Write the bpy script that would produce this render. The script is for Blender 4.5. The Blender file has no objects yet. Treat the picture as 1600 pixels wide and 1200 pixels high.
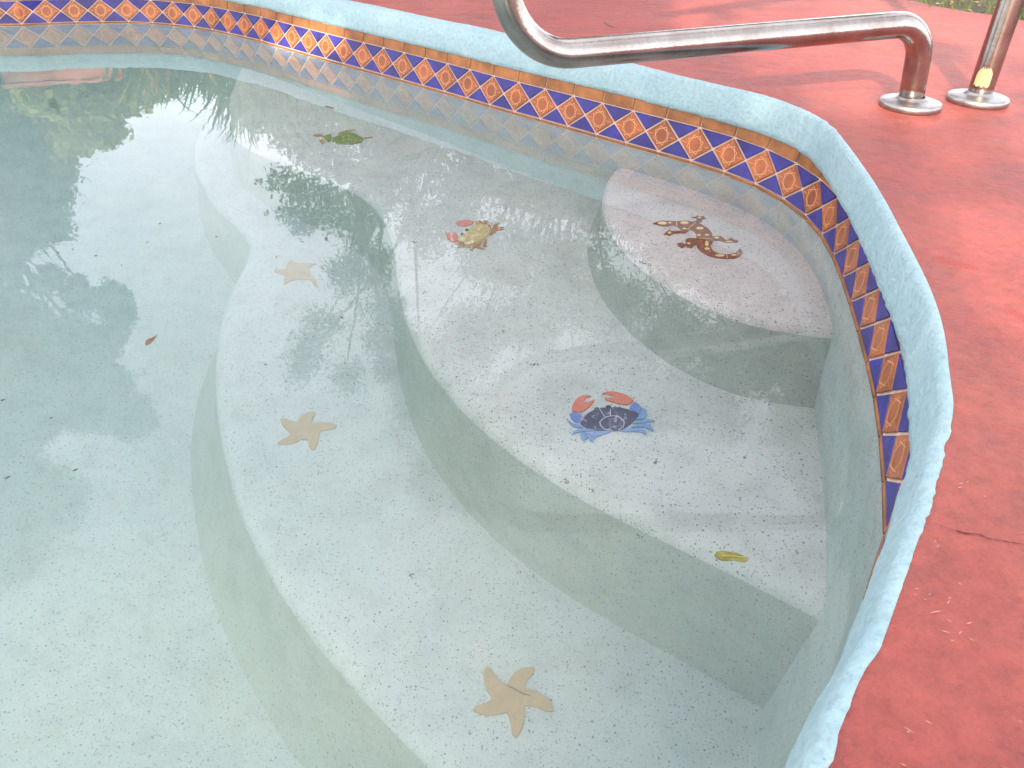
import bpy, bmesh, math, random
from mathutils import Vector, Matrix, noise
from mathutils.geometry import tessellate_polygon
random.seed(7)
R = math.radians
MASTER = [[-4.0,1.0],[-3.7,1.9],[-2.9,2.35],[-2.2,2.55],[-1.5913,2.6287],[-1.4918,2.6638],[-1.3525,2.7053],[-1.2015,2.7282],[-1.0246,2.6828],[-0.9033,2.6122],[-0.7605,2.5082],[-0.7028,2.4569],[-0.6441,2.4051],[-0.5853,2.3531],[-0.5278,2.3026],[-0.4715,2.2538],[-0.4149,2.2056],[-0.3576,2.1569],[-0.2998,2.1072],[-0.2421,2.0574],[-0.1849,2.0073],[-0.1281,1.9556],[-0.0714,1.9028],[-0.0141,1.8516],[0.0436,1.8028],[0.1014,1.7535],[0.1588,1.7027],[0.216,1.6528],[0.2728,1.6046],[0.3284,1.556],[0.3809,1.5038],[0.4259,1.4443],[0.4596,1.3771],[0.4803,1.3053],[0.4877,1.2302],[0.4844,1.153],[0.4746,1.0756],[0.4619,0.9987],[0.4479,0.9227],[0.4331,0.8477],[0.4163,0.773],[0.3966,0.6988],[0.3743,0.626],[0.3502,0.5543],[0.3385,0.5272],[0.3224,0.4997],[0.3043,0.4702],[0.2187,0.3181],[0.1926,0.2831],[0.1728,0.2554],[0.06,0.09],[-0.03,-0.12],[-0.3,-0.6],[-0.9,-1.2],[-1.9,-1.5],[-3.1,-1.2],[-3.8,-0.2]]
OUTER = [[4.478,0.0612],[4.628,0.0636],[4.823,0.0556],[4.982,0.0675],[5.158,0.0495],[5.417,0.0386],[5.594,0.0103],[5.693,0.0254],[5.775,0.027],[5.865,0.021],[6.051,-0.0087],[6.142,-0.005],[6.324,-0.0012],[6.454,0.0055],[6.559,0.0111],[6.637,0.0096],[6.714,0.0111],[6.766,0.0147],[6.829,0.0118],[6.885,0.0059],[6.928,0.0021],[6.975,0.0048],[7.018,0.0046],[7.039,0.0049]]
INNER = [[4.216,0.0107],[4.465,0.0218],[4.626,0.0067],[4.706,0.0217],[4.854,0.0242],[5.016,0.0128],[5.117,0.0134],[5.233,0.0385],[5.373,0.022],[5.503,0.0021],[5.61,0.0039],[5.724,-0.004],[5.754,0.0057],[5.795,0.0152],[5.878,-0.0031],[5.954,-0.0105],[6.019,-0.0169],[6.101,-0.0148],[6.18,-0.0113],[6.257,-0.0116],[6.33,-0.0102],[6.394,-0.0076],[6.452,-0.0044],[6.51,-0.0012],[6.584,-0.0033],[6.631,-0.0061],[6.676,-0.0088],[6.727,-0.0035],[6.769,-0.0034],[6.808,-0.0024],[6.827,-0.0053],[6.851,-0.0076],[6.874,-0.0088],[6.893,-0.0102],[6.929,-0.0123],[6.975,-0.012],[7.008,-0.0121]]
DEPTH = [0.14,0.36,0.64,0.88]
E1 = [[0.1997,1.6486],[0.1734,1.5662],[0.16,1.4697],[0.1631,1.3836],[0.1737,1.3183],[0.1926,1.2512],[0.2229,1.192],[0.2604,1.1312],[0.3066,1.0846],[0.3568,1.0497],[0.4177,1.0305],[0.4772,1.0184]]
F1 = [[0.1352,1.6972],[0.1075,1.5899],[0.1036,1.4817],[0.111,1.3852],[0.1346,1.3092],[0.1643,1.2395],[0.1973,1.1749],[0.2399,1.1268],[0.288,1.0991],[0.3356,1.0784],[0.3987,1.0439],[0.4581,1.0254]]
E2 = [[-0.5832,1.8625],[-0.4989,1.8078],[-0.4162,1.7594],[-0.3491,1.702],[-0.2969,1.6343],[-0.2564,1.5367],[-0.2311,1.4227],[-0.2118,1.3105],[-0.1849,1.2118],[-0.1473,1.1158],[-0.0988,1.0306],[-0.0458,0.9608],[0.0027,0.9094],[0.0569,0.8613],[0.1246,0.8105],[0.1727,0.7783],[0.234,0.7422],[0.284,0.7075],[0.3536,0.6578]]
F2 = [[-0.3494,1.7244],[-0.3205,1.5748],[-0.2953,1.4438],[-0.2555,1.2923],[-0.2126,1.1769],[-0.1494,1.0676],[-0.1003,1.0014],[-0.0444,0.9396],[0.0277,0.8761],[0.1041,0.8164],[0.1754,0.7649],[0.2426,0.7208],[0.2981,0.685]]
E3 = [[-0.8802,2.144],[-0.8436,2.0411],[-0.7451,1.8686],[-0.6933,1.8066],[-0.6291,1.7531],[-0.6005,1.7173],[-0.5911,1.6642],[-0.607,1.5421],[-0.5959,1.4105],[-0.5713,1.2959],[-0.5394,1.1942],[-0.4938,1.0742],[-0.435,0.9564],[-0.3762,0.8639],[-0.3164,0.7911],[-0.2568,0.7239],[-0.1941,0.6665],[-0.1358,0.6126],[-0.0819,0.566]]
F3 = [[-0.6888,1.6799],[-0.6858,1.5323],[-0.6739,1.4002],[-0.6433,1.2455],[-0.6105,1.1395],[-0.5645,1.0309],[-0.5198,0.9448],[-0.4755,0.8654],[-0.4295,0.792],[-0.3774,0.7245],[-0.3176,0.6529]]
MOS = {"blue_crab":{"claw":[[[0.0913,0.9909],[0.0919,0.9988],[0.0942,1.007],[0.0993,1.0173],[0.1064,1.0247],[0.1134,1.0276],[0.1214,1.0262],[0.1229,1.0238],[0.1158,1.0229],[0.1111,1.0156],[0.1111,1.0105],[0.1165,1.0097],[0.1221,1.0139],[0.127,1.0171],[0.126,1.012],[0.1201,1.0027],[0.113,0.9945],[0.1061,0.9884],[0.0994,0.9882]],[[0.1394,1.0319],[0.1452,1.0356],[0.1562,1.0372],[0.1655,1.0347],[0.176,1.0297],[0.1835,1.0226],[0.187,1.0165],[0.1809,1.0093],[0.1753,1.0067],[0.1647,1.0085],[0.153,1.0127],[0.1432,1.0175],[0.1428,1.0206],[0.1522,1.0209],[0.1585,1.0231],[0.1568,1.0272],[0.1475,1.03],[0.14,1.0305]]],"arm":[[[0.0894,0.9849],[0.0954,0.9874],[0.1032,0.9834],[0.1057,0.9805],[0.1025,0.9678],[0.0997,0.9643],[0.0946,0.9666],[0.0902,0.9723],[0.0884,0.978]],[[0.1795,1.0012],[0.1835,1.0083],[0.1886,1.0129],[0.1942,1.0086],[0.1985,0.9986],[0.1967,0.9936],[0.1918,0.9852],[0.186,0.9934],[0.1799,0.9988]]],"leg":[[[0.2009,1.0016],[0.2047,0.9937],[0.2042,0.9838],[0.1994,0.976],[0.1906,0.9729],[0.1868,0.9738],[0.193,0.9836],[0.1987,0.9936]],[[0.1849,0.9679],[0.193,0.971],[0.2052,0.9745],[0.2116,0.9733],[0.2145,0.9704],[0.2045,0.9683],[0.1898,0.9652],[0.1806,0.964]],[[0.1773,0.9573],[0.1869,0.9622],[0.2002,0.9644],[0.2074,0.9598],[0.2104,0.9513],[0.2094,0.9485],[0.2035,0.9531],[0.1955,0.9577],[0.1851,0.9575]],[[0.1597,0.9481],[0.1692,0.9533],[0.1823,0.9549],[0.1926,0.9548],[0.198,0.9501],[0.1992,0.9436],[0.1976,0.9408],[0.1918,0.9463],[0.179,0.9479],[0.1686,0.9468]],[[0.0824,0.973],[0.0867,0.9673],[0.0918,0.9627],[0.1008,0.9592],[0.1071,0.9546],[0.1005,0.9525],[0.0915,0.956],[0.0872,0.9616]],[[0.1102,0.9519],[0.1198,0.9503],[0.1274,0.9486],[0.1119,0.9472],[0.1001,0.9441],[0.0936,0.942],[0.0889,0.9376],[0.0911,0.9448],[0.0977,0.9487]],[[0.1026,0.9414],[0.1091,0.9434],[0.1148,0.9417],[0.1137,0.9325],[0.109,0.9287],[0.1067,0.9213],[0.1057,0.9268],[0.1021,0.9321]],[[0.1154,0.9417],[0.1299,0.9473],[0.1429,0.9477],[0.1466,0.9453],[0.1373,0.9414],[0.1266,0.9356],[0.1212,0.9308],[0.1195,0.9226],[0.1164,0.9252],[0.1136,0.9306],[0.1165,0.9371]]],"shell":[[[0.1029,0.963],[0.1066,0.9718],[0.1138,0.9837],[0.1222,0.9918],[0.1318,0.997],[0.1386,0.9992],[0.1466,0.9984],[0.1561,1.0007],[0.1666,0.9993],[0.1782,0.9952],[0.187,0.9894],[0.1917,0.9836],[0.1868,0.9747],[0.178,0.964],[0.1681,0.9552],[0.1585,0.9494],[0.1455,0.9481],[0.13,0.9487],[0.1172,0.9502],[0.1085,0.9565]]],"line":[[[0.1317,0.9648],[0.1368,0.9726],[0.1451,0.9787],[0.1532,0.9804],[0.1621,0.9771],[0.1685,0.9676],[0.1662,0.9561],[0.1586,0.9499]],[[0.1331,0.9961],[0.1371,0.9863],[0.1411,0.9776]],[[0.1501,0.9955],[0.149,0.9807]],[[0.1317,0.9648],[0.1332,0.9572],[0.1379,0.9507],[0.1455,0.9485]]],"eye":[[[0.1333,0.9961],[0.1322,0.9937],[0.1298,0.9925],[0.1271,0.9928],[0.1255,0.9947],[0.1257,0.9971],[0.1276,0.9991],[0.1303,0.9995],[0.1326,0.9983]],[[0.1517,1.001],[0.1505,0.9983],[0.1478,0.9969],[0.145,0.9973],[0.1433,0.9994],[0.1435,1.0022],[0.1455,1.0043],[0.1485,1.0048],[0.1509,1.0035]]]},"brown_crab":{"claw":[[[-0.1243,1.564],[-0.1209,1.5717],[-0.1113,1.5767],[-0.0995,1.5786],[-0.0893,1.575],[-0.0875,1.5688],[-0.0925,1.5611],[-0.1,1.5543],[-0.1076,1.5506],[-0.1136,1.5522],[-0.1158,1.5552],[-0.1207,1.5548],[-0.1229,1.5584]],[[-0.1424,1.5204],[-0.14,1.5085],[-0.1376,1.4968],[-0.1313,1.4895],[-0.1242,1.4842],[-0.1188,1.4884],[-0.1167,1.4984],[-0.1175,1.5102],[-0.1212,1.5219],[-0.1253,1.5237],[-0.1266,1.5155],[-0.1312,1.5132],[-0.1344,1.5169],[-0.136,1.5249],[-0.14,1.5256]]],"shell":[[[-0.1142,1.5045],[-0.109,1.5128],[-0.102,1.5233],[-0.0951,1.5381],[-0.09,1.5529],[-0.0826,1.5607],[-0.0728,1.5635],[-0.0628,1.56],[-0.0565,1.551],[-0.0544,1.5347],[-0.0566,1.5164],[-0.0632,1.5021],[-0.0732,1.4916],[-0.0842,1.4821],[-0.0933,1.4767],[-0.101,1.4781],[-0.1095,1.491]]],"line":[[[-0.0879,1.5324],[-0.0816,1.5227],[-0.0868,1.5124],[-0.0834,1.5027]],[[-0.086,1.482],[-0.088,1.5004],[-0.0954,1.5117]]],"eye":[[[-0.0972,1.5375],[-0.0979,1.5351],[-0.1,1.5337],[-0.1025,1.5339],[-0.1043,1.5358],[-0.1044,1.5383],[-0.1029,1.5403],[-0.1004,1.5409],[-0.0982,1.5398]],[[-0.1048,1.5191],[-0.1055,1.5167],[-0.1076,1.5153],[-0.1101,1.5156],[-0.1118,1.5174],[-0.112,1.5199],[-0.1105,1.5219],[-0.108,1.5224],[-0.1058,1.5213]]],"arm":[[[-0.125,1.4822],[-0.1161,1.4896],[-0.1074,1.4892],[-0.099,1.4763],[-0.1025,1.4713],[-0.1101,1.4717],[-0.1188,1.4749]],[[-0.0863,1.5742],[-0.0765,1.577],[-0.0683,1.5723],[-0.0631,1.5663],[-0.0688,1.5623],[-0.0787,1.5625],[-0.0846,1.5612]]],"leg":[[[-0.0557,1.5552],[-0.0506,1.5494],[-0.0453,1.5664],[-0.0355,1.5702],[-0.0401,1.5605],[-0.0409,1.5541],[-0.0261,1.552],[-0.0358,1.5472],[-0.0258,1.5427],[-0.0383,1.5358],[-0.0439,1.5273],[-0.0541,1.5146],[-0.0528,1.5307]],[[-0.0697,1.5807],[-0.0616,1.577],[-0.0544,1.5722],[-0.05,1.5619],[-0.0527,1.5534],[-0.0588,1.5592],[-0.0632,1.5684]],[[-0.1152,1.4637],[-0.1023,1.4694],[-0.0913,1.4749],[-0.0766,1.4826],[-0.0657,1.494],[-0.0689,1.4822],[-0.0712,1.4705],[-0.0622,1.4588],[-0.0736,1.4609],[-0.0796,1.4681],[-0.0853,1.4526],[-0.0898,1.457],[-0.0889,1.4665],[-0.102,1.4637]],[[-0.0621,1.5002],[-0.0582,1.4985],[-0.0577,1.4868],[-0.0592,1.477],[-0.056,1.4687],[-0.0645,1.4691],[-0.0651,1.4824]]]},"turtle":{"shell":[[[-0.4593,1.9669],[-0.4626,1.9958],[-0.4534,2.0101],[-0.4464,2.0176],[-0.4436,2.028],[-0.4374,2.0406],[-0.4253,2.0402],[-0.4128,2.0314],[-0.3994,2.0161],[-0.389,2.004],[-0.3834,1.9915],[-0.386,1.9782],[-0.3959,1.9675],[-0.4064,1.96],[-0.4202,1.9585],[-0.432,1.9588],[-0.446,1.9588]]],"head":[[[-0.4861,2.0063],[-0.4811,2.017],[-0.4735,2.0212],[-0.4681,2.0117],[-0.4643,1.9923],[-0.4629,1.9729],[-0.4674,1.966],[-0.4756,1.978],[-0.4829,1.9902]]],"flipper":[[[-0.5143,2.0097],[-0.5064,2.0174],[-0.4962,2.0203],[-0.494,2.0155],[-0.4855,2.0031],[-0.4968,2.0001],[-0.5079,2.0021]],[[-0.4529,2.0202],[-0.4513,2.0373],[-0.4396,2.0524],[-0.4258,2.0574],[-0.4142,2.0604],[-0.4247,2.0506],[-0.4357,2.0442],[-0.443,2.0314]],[[-0.4918,1.9761],[-0.4857,1.9866],[-0.4754,1.9651],[-0.4804,1.9549]],[[-0.3872,2.0075],[-0.377,2.0112],[-0.367,2.0163],[-0.365,2.0105],[-0.3747,2.0039],[-0.3844,1.9979]]],"line":[[[-0.4422,1.9948],[-0.437,2.0119],[-0.4259,2.0165],[-0.4124,2.008],[-0.3979,1.9931],[-0.3874,1.9943]],[[-0.437,2.0119],[-0.4364,1.9889],[-0.4282,1.9704]],[[-0.4259,2.0165],[-0.4201,1.9907],[-0.4185,1.9619]],[[-0.4124,2.008],[-0.4027,1.9861],[-0.4046,1.9634]],[[-0.4364,1.9889],[-0.4201,1.9907],[-0.4027,1.9861],[-0.3865,1.9814]]]},"lizard":{"body":[[[0.2454,1.3751],[0.2519,1.3809],[0.2633,1.3885],[0.2737,1.3882],[0.2898,1.3872],[0.3078,1.391],[0.3166,1.3873],[0.3241,1.3836],[0.3332,1.3759],[0.3419,1.3602],[0.3454,1.3419],[0.3443,1.3237],[0.3405,1.3058],[0.3334,1.2882],[0.334,1.2736],[0.3397,1.2631],[0.3496,1.2589],[0.3605,1.2594],[0.3724,1.2647],[0.3769,1.2708],[0.3812,1.2807],[0.3845,1.2784],[0.3825,1.2639],[0.3762,1.2518],[0.3663,1.2456],[0.3518,1.2426],[0.3363,1.2454],[0.3247,1.2518],[0.3159,1.2632],[0.3107,1.2773],[0.3107,1.2969],[0.3152,1.3172],[0.3171,1.3352],[0.3147,1.3482],[0.3076,1.3531],[0.2993,1.3513],[0.2928,1.3536],[0.2877,1.3653],[0.2793,1.3702],[0.2681,1.3642],[0.258,1.3664],[0.2506,1.3713]]],"leg":[[[0.321,1.3862],[0.3278,1.3921],[0.3295,1.4019],[0.3197,1.407],[0.3295,1.4089],[0.3325,1.4162],[0.3354,1.4093],[0.3454,1.4126],[0.3415,1.404],[0.346,1.4028],[0.3396,1.3997],[0.3353,1.3883],[0.3283,1.3811]],[[0.3064,1.353],[0.3051,1.345],[0.2973,1.3381],[0.2813,1.3372],[0.2766,1.3357],[0.2685,1.3262],[0.2658,1.3312],[0.2583,1.3295],[0.265,1.3416],[0.2678,1.3456],[0.2715,1.3516],[0.2735,1.346],[0.2802,1.345],[0.2943,1.3484],[0.3005,1.3514]],[[0.3152,1.3172],[0.3113,1.3069],[0.3092,1.2943],[0.3016,1.2817],[0.293,1.2825],[0.2917,1.2885],[0.2836,1.2784],[0.281,1.2831],[0.2772,1.2866],[0.2833,1.2906],[0.2764,1.2927],[0.2824,1.2992],[0.2905,1.2946],[0.2951,1.2961],[0.2938,1.3085],[0.2983,1.3163],[0.3055,1.3192]],[[0.3454,1.3264],[0.3521,1.3293],[0.3598,1.3284],[0.3632,1.317],[0.3669,1.3134],[0.3769,1.3241],[0.3787,1.3165],[0.3866,1.3119],[0.3816,1.3091],[0.3842,1.3055],[0.3755,1.3063],[0.3629,1.3044],[0.3583,1.3092],[0.3521,1.3114],[0.3428,1.3122]]],"spot":[[[0.2716,1.3774],[0.2676,1.3717],[0.26,1.3699],[0.2546,1.3734],[0.2555,1.3796],[0.262,1.3838],[0.2692,1.3828]],[[0.2803,1.3795],[0.2786,1.3769],[0.2755,1.3761],[0.2734,1.3778],[0.2738,1.3806],[0.2765,1.3825],[0.2793,1.382]],[[0.3116,1.3815],[0.3076,1.376],[0.3005,1.3743],[0.2956,1.3777],[0.2965,1.3837],[0.3027,1.3878],[0.3094,1.3867]],[[0.3036,1.3568],[0.3017,1.3542],[0.2982,1.3534],[0.2957,1.355],[0.2962,1.3578],[0.2992,1.3597],[0.3025,1.3592]],[[0.3344,1.3598],[0.331,1.355],[0.3249,1.3536],[0.3208,1.3566],[0.3217,1.3617],[0.327,1.3652],[0.3326,1.3642]],[[0.3251,1.331],[0.3231,1.3281],[0.3196,1.3272],[0.3172,1.329],[0.3178,1.3322],[0.3209,1.3343],[0.3241,1.3337]],[[0.3397,1.3322],[0.3378,1.3297],[0.3343,1.329],[0.3319,1.3305],[0.3324,1.3332],[0.3354,1.3351],[0.3387,1.3346]],[[0.3324,1.298],[0.3296,1.2891],[0.3264,1.2869],[0.3252,1.2929],[0.327,1.3027],[0.3303,1.3088],[0.3328,1.3067]],[[0.3311,1.2783],[0.3285,1.2744],[0.3241,1.2733],[0.3213,1.2758],[0.322,1.28],[0.3259,1.2828],[0.3299,1.282]],[[0.352,1.2543],[0.348,1.2504],[0.3405,1.2492],[0.3351,1.2515],[0.3359,1.2556],[0.3423,1.2584],[0.3495,1.2578]],[[0.3724,1.2568],[0.37,1.2542],[0.3657,1.2533],[0.3628,1.255],[0.3634,1.2579],[0.3671,1.2598],[0.3712,1.2593]],[[0.3381,1.4043],[0.3363,1.4016],[0.3332,1.4008],[0.3311,1.4025],[0.3316,1.4055],[0.3343,1.4074],[0.3372,1.4069]],[[0.2735,1.3381],[0.2717,1.3344],[0.2687,1.3333],[0.2668,1.3357],[0.2674,1.3399],[0.2701,1.3425],[0.2728,1.3417]],[[0.3552,1.3222],[0.353,1.3191],[0.349,1.3182],[0.3463,1.3202],[0.347,1.3235],[0.3505,1.3258],[0.3542,1.3251]],[[0.3011,1.2969],[0.2995,1.2941],[0.2967,1.2933],[0.2949,1.2951],[0.2954,1.2982],[0.2979,1.3001],[0.3004,1.2996]],[[0.3758,1.3081],[0.3729,1.3062],[0.3671,1.3055],[0.3628,1.3065],[0.3633,1.3085],[0.3681,1.3099],[0.3737,1.3097]]],"line":[[[0.2904,1.3872],[0.2878,1.3734],[0.2877,1.3653]],[[0.3429,1.316],[0.3276,1.3178],[0.3152,1.3172]],[[0.3039,1.3515],[0.3132,1.3667],[0.3238,1.3822]],[[0.3556,1.2591],[0.3537,1.2438]],[[0.3746,1.2648],[0.3804,1.2615]]]},"star_a":{"body":[[[-0.0265,0.7008],[-0.023,0.7032],[-0.0181,0.7],[-0.0121,0.6913],[-0.0045,0.6817],[0.0049,0.6776],[0.0098,0.6876],[0.0169,0.6978],[0.0262,0.7031],[0.0388,0.7056],[0.043,0.7024],[0.0398,0.6951],[0.0326,0.686],[0.0285,0.6772],[0.0306,0.6735],[0.0419,0.67],[0.0521,0.6649],[0.0611,0.6587],[0.066,0.6494],[0.0669,0.6426],[0.0569,0.6429],[0.0469,0.6479],[0.0368,0.6497],[0.0288,0.6495],[0.0288,0.6381],[0.027,0.6227],[0.0231,0.6126],[0.0183,0.6065],[0.0139,0.6104],[0.0121,0.6223],[0.0089,0.6344],[0.0058,0.6405],[0.0008,0.6383],[-0.0131,0.6358],[-0.0291,0.6363],[-0.0394,0.6412],[-0.0347,0.6476],[-0.0238,0.6511],[-0.0149,0.6566],[-0.0161,0.6619],[-0.0226,0.6702],[-0.0261,0.681],[-0.0277,0.6919]]],"twig":[[[0.0065,0.6755],[0.0142,0.6725],[0.0215,0.6684],[0.0286,0.6648],[0.0368,0.6634]]]},"star_b":{"body":[[[-0.4101,1.1526],[-0.4009,1.1526],[-0.3904,1.1472],[-0.3804,1.1464],[-0.3781,1.1577],[-0.3721,1.1666],[-0.3625,1.1722],[-0.3535,1.174],[-0.3522,1.1676],[-0.3556,1.158],[-0.3549,1.1479],[-0.3405,1.1483],[-0.3209,1.1501],[-0.3092,1.1438],[-0.3108,1.1382],[-0.3243,1.1325],[-0.3354,1.1288],[-0.3359,1.1181],[-0.335,1.1005],[-0.3358,1.0849],[-0.3417,1.0827],[-0.3488,1.0923],[-0.3529,1.1059],[-0.3647,1.1066],[-0.3708,1.099],[-0.3835,1.0926],[-0.4008,1.09],[-0.4031,1.0941],[-0.3971,1.1017],[-0.3882,1.1079],[-0.3854,1.1188],[-0.3934,1.1252],[-0.4038,1.1368],[-0.4091,1.1454]]]},"star_c":{"body":[[[-0.5275,1.5939],[-0.5045,1.5998],[-0.5035,1.6186],[-0.5016,1.6411],[-0.4895,1.6266],[-0.4578,1.6271],[-0.4423,1.6289],[-0.4547,1.6118],[-0.4434,1.5824],[-0.4303,1.5689],[-0.419,1.5378],[-0.4296,1.5483],[-0.4404,1.5678],[-0.4662,1.5678],[-0.4834,1.5599],[-0.4934,1.5439],[-0.499,1.561],[-0.4957,1.5764],[-0.522,1.5854]]]}}
YLEAF = [[0.1816,0.5059],[0.1842,0.5103],[0.1893,0.5124],[0.1957,0.5113],[0.2018,0.5101],[0.2065,0.5074],[0.2109,0.5047],[0.2106,0.5018],[0.2072,0.4994],[0.2032,0.5001],[0.1985,0.5009],[0.1928,0.5002],[0.1875,0.5],[0.1838,0.5027]]
BLEAF = [[-0.4446,0.8293],[-0.4453,0.8377],[-0.4408,0.843],[-0.4374,0.8498],[-0.4371,0.8382],[-0.4382,0.8296],[-0.4419,0.8245]]
BLEAF2 = [[-0.444,1.8656],[-0.4382,1.8648],[-0.4294,1.8599],[-0.4187,1.851],[-0.4188,1.8452],[-0.427,1.8472],[-0.436,1.8534]]
deb = [[0.2132,1.2247,-0.14],[0.2177,1.2181,-0.14],[0.1496,0.8592,-0.64],[0.0201,0.8586,-0.64],[0.3875,0.6933,-0.64],[0.0374,1.1006,-0.36],[-0.0188,1.1848,-0.36],[0.2954,0.6942,-0.64],[0.2903,0.6998,-0.64],[0.2987,0.6886,-0.64],[0.4483,1.0254,-0.36],[-0.1464,0.8492,-0.64],[-0.164,1.2972,-0.36],[-0.2006,1.4802,-0.36],[0.204,0.8895,-0.36],[0.0743,0.8474,-0.36],[0.1146,0.8297,-0.36],[0.17,0.7517,-0.36],[-0.0525,0.997,-0.64],[-0.3197,1.0341,-0.64]]
FLOAT = [[-0.4786,0.5812],[-0.4203,0.5951],[-0.5496,0.7054],[-0.6079,1.0648],[-0.559,1.0365],[-0.4584,1.1431],[-0.5603,1.1848],[-0.3497,1.0779],[-0.2886,0.791],[-0.2005,0.9847]]
TREES = [["dark",[[-4.308,6.139,1.585,0.554,0.369],[-4.42,6.059,2.025,0.563,0.501],[-4.005,6.341,1.463,0.429,0.276],[-4.027,6.327,1.793,0.434,0.372],[-3.803,6.464,1.597,0.277,0.246],[-4.187,6.223,2.138,0.377,0.377],[-3.999,6.345,2.182,0.265,0.315],[-4.455,6.034,2.459,0.383,0.319],[-4.251,6.179,2.404,0.223,0.191],[-3.84,6.442,1.936,0.175,0.218],[-4.158,6.242,1.269,0.366,0.183],[-3.898,6.407,1.257,0.366,0.152],[-3.209,6.779,1.283,0.427,0.11],[-3.632,6.562,1.29,0.366,0.134]]],["gold",[[-2.876,5.493,1.181,0.203,0.142],[-2.955,5.451,1.065,0.228,0.152],[-2.776,5.544,1.043,0.202,0.126],[-3.013,5.419,1.249,0.153,0.127],[-2.842,5.51,1.272,0.112,0.082],[-3.035,5.406,0.972,0.252,0.126],[-2.661,5.6,1.012,0.202,0.126]]],["oak",[[-4.085,5.056,2.712,0.516,0.459],[-3.835,5.248,2.651,0.343,0.286],[-3.706,5.34,2.873,0.406,0.29],[-3.518,5.466,3.064,0.352,0.235],[-3.53,5.458,3.31,0.358,0.268],[-3.848,5.239,3.172,0.414,0.295],[-3.3,5.6,2.604,0.171,0.125],[-3.525,5.461,2.318,0.135,0.078],[-3.409,5.534,2.471,0.124,0.113],[-3.176,5.671,2.696,0.138,0.241],[-3.292,5.605,2.96,0.146,0.117],[-4.116,5.03,3.405,0.42,0.36],[-3.844,5.241,3.488,0.302,0.211],[-3.542,5.45,3.565,0.243,0.182],[-3.316,5.591,3.727,0.233,0.209],[-4.097,5.046,3.944,0.312,0.312],[-4.047,5.086,4.409,0.387,0.258],[-4.314,4.862,4.578,0.392,0.261]]],["grey",[[-1.721,5.748,1.156,0.246,0.108],[-1.507,5.808,1.144,0.295,0.123],[-1.215,5.876,1.292,0.347,0.173],[-0.812,5.945,1.443,0.349,0.225],[-0.387,5.987,1.617,0.352,0.252],[0.056,6.0,1.76,0.355,0.304],[-1.015,5.914,1.709,0.304,0.202],[-0.591,5.971,2.031,0.361,0.283],[-0.134,5.999,2.305,0.367,0.315],[0.445,5.983,1.691,0.354,0.303],[0.851,5.939,1.868,0.357,0.357],[0.389,5.987,2.397,0.422,0.316],[0.832,5.942,2.712,0.377,0.323],[1.266,5.865,2.088,0.414,0.362],[1.727,5.746,2.291,0.419,0.367],[1.373,5.841,2.881,0.436,0.273],[1.879,5.698,2.901,0.437,0.328],[2.263,5.557,2.683,0.43,0.376],[2.51,5.45,3.218,0.447,0.391],[2.836,5.287,3.886,0.412,0.471],[2.421,5.49,3.717,0.29,0.29],[3.214,5.066,4.556,0.373,0.435],[0.093,5.999,2.892,0.382,0.273],[-0.342,5.99,3.027,0.331,0.331],[-1.571,5.791,1.322,0.248,0.149],[-1.368,5.842,1.498,0.25,0.125],[-0.577,5.972,3.837,0.469,0.41],[-0.223,5.996,4.607,0.468,0.437],[0.124,5.999,3.831,0.469,0.352],[-0.652,5.965,4.517,0.372,0.372],[0.579,5.972,3.653,0.462,0.347],[1.137,5.891,3.576,0.459,0.345],[1.675,5.762,3.534,0.458,0.315],[-0.896,5.933,3.27,0.337,0.337]]],["green",[[-1.452,4.993,1.359,0.184,0.149],[-1.294,5.036,1.522,0.221,0.177],[-1.088,5.085,1.717,0.201,0.188],[-1.422,5.002,1.601,0.178,0.133],[-0.961,5.11,2.011,0.183,0.229],[-1.179,5.065,2.045,0.183,0.183],[-0.943,5.114,2.422,0.213,0.236],[-1.393,5.01,2.484,0.237,0.19],[-1.551,4.963,2.734,0.17,0.17],[-1.253,5.047,2.892,0.197,0.147],[-0.686,5.155,2.885,0.246,0.246],[-0.799,5.138,3.239,0.228,0.228],[-0.971,5.109,1.541,0.177,0.133]]]]
CRACKS = [[[0.2861,0.3975],[0.2888,0.394],[0.2938,0.3919],[0.3,0.3886],[0.3088,0.3878],[0.3133,0.3839],[0.3246,0.3815],[0.3343,0.3801],[0.3485,0.3756]],[[-0.2067,2.1124],[-0.1756,2.1507],[-0.1314,2.2009],[-0.0975,2.2698],[-0.0708,2.312],[-0.0301,2.3879],[0.0402,2.5059]]]
TWIG = [[0.1999,2.1258],[0.2069,2.0791],[0.2179,2.0653]]
EDGE = [[1.3613,2.1015],[1.319,2.3221],[1.2841,2.3895],[1.2043,2.4438],[1.1542,2.537],[1.127,2.6079],[1.0734,2.6665]]
SCUFF_PTS = [[0.6692,1.903],[0.6538,1.8082],[0.7802,1.9179],[0.7276,1.7322],[0.528,0.863],[0.5464,0.8556],[0.549,0.8388],[0.5408,0.8907],[0.2371,2.1073],[0.2805,2.0823],[0.6111,2.3959],[0.6612,2.424],[0.9303,2.4686],[0.5784,1.8284],[0.2501,0.3262],[0.2599,0.3314],[0.2626,0.2992],[0.197,0.244],[0.3227,0.4478],[1.1228,1.9637]]
SUN_E = 27.0
SHX = 0.23
SHY = 0.97
PATCH = [-0.688, 2.254]
PATCH_R = 0.17
SUN_P = 5.0
SKY_P = 0.12
CLOUD = [13.4, 13.3, 14.0]
EXPO = 0.9
RB1 = [0.6706, 1.4329]
RB2 = [0.808, 1.4797]
PATCHB = [-0.585, 2.217]
CHIPSPOTS = [[0.47690940274786436, 0.8078610462824407, 0.03, 0.01, -0.6372189692928572], [0.4872294695806921, 0.693933767682304, 0.022, 0.009, -1.3973185504722427]]

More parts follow.
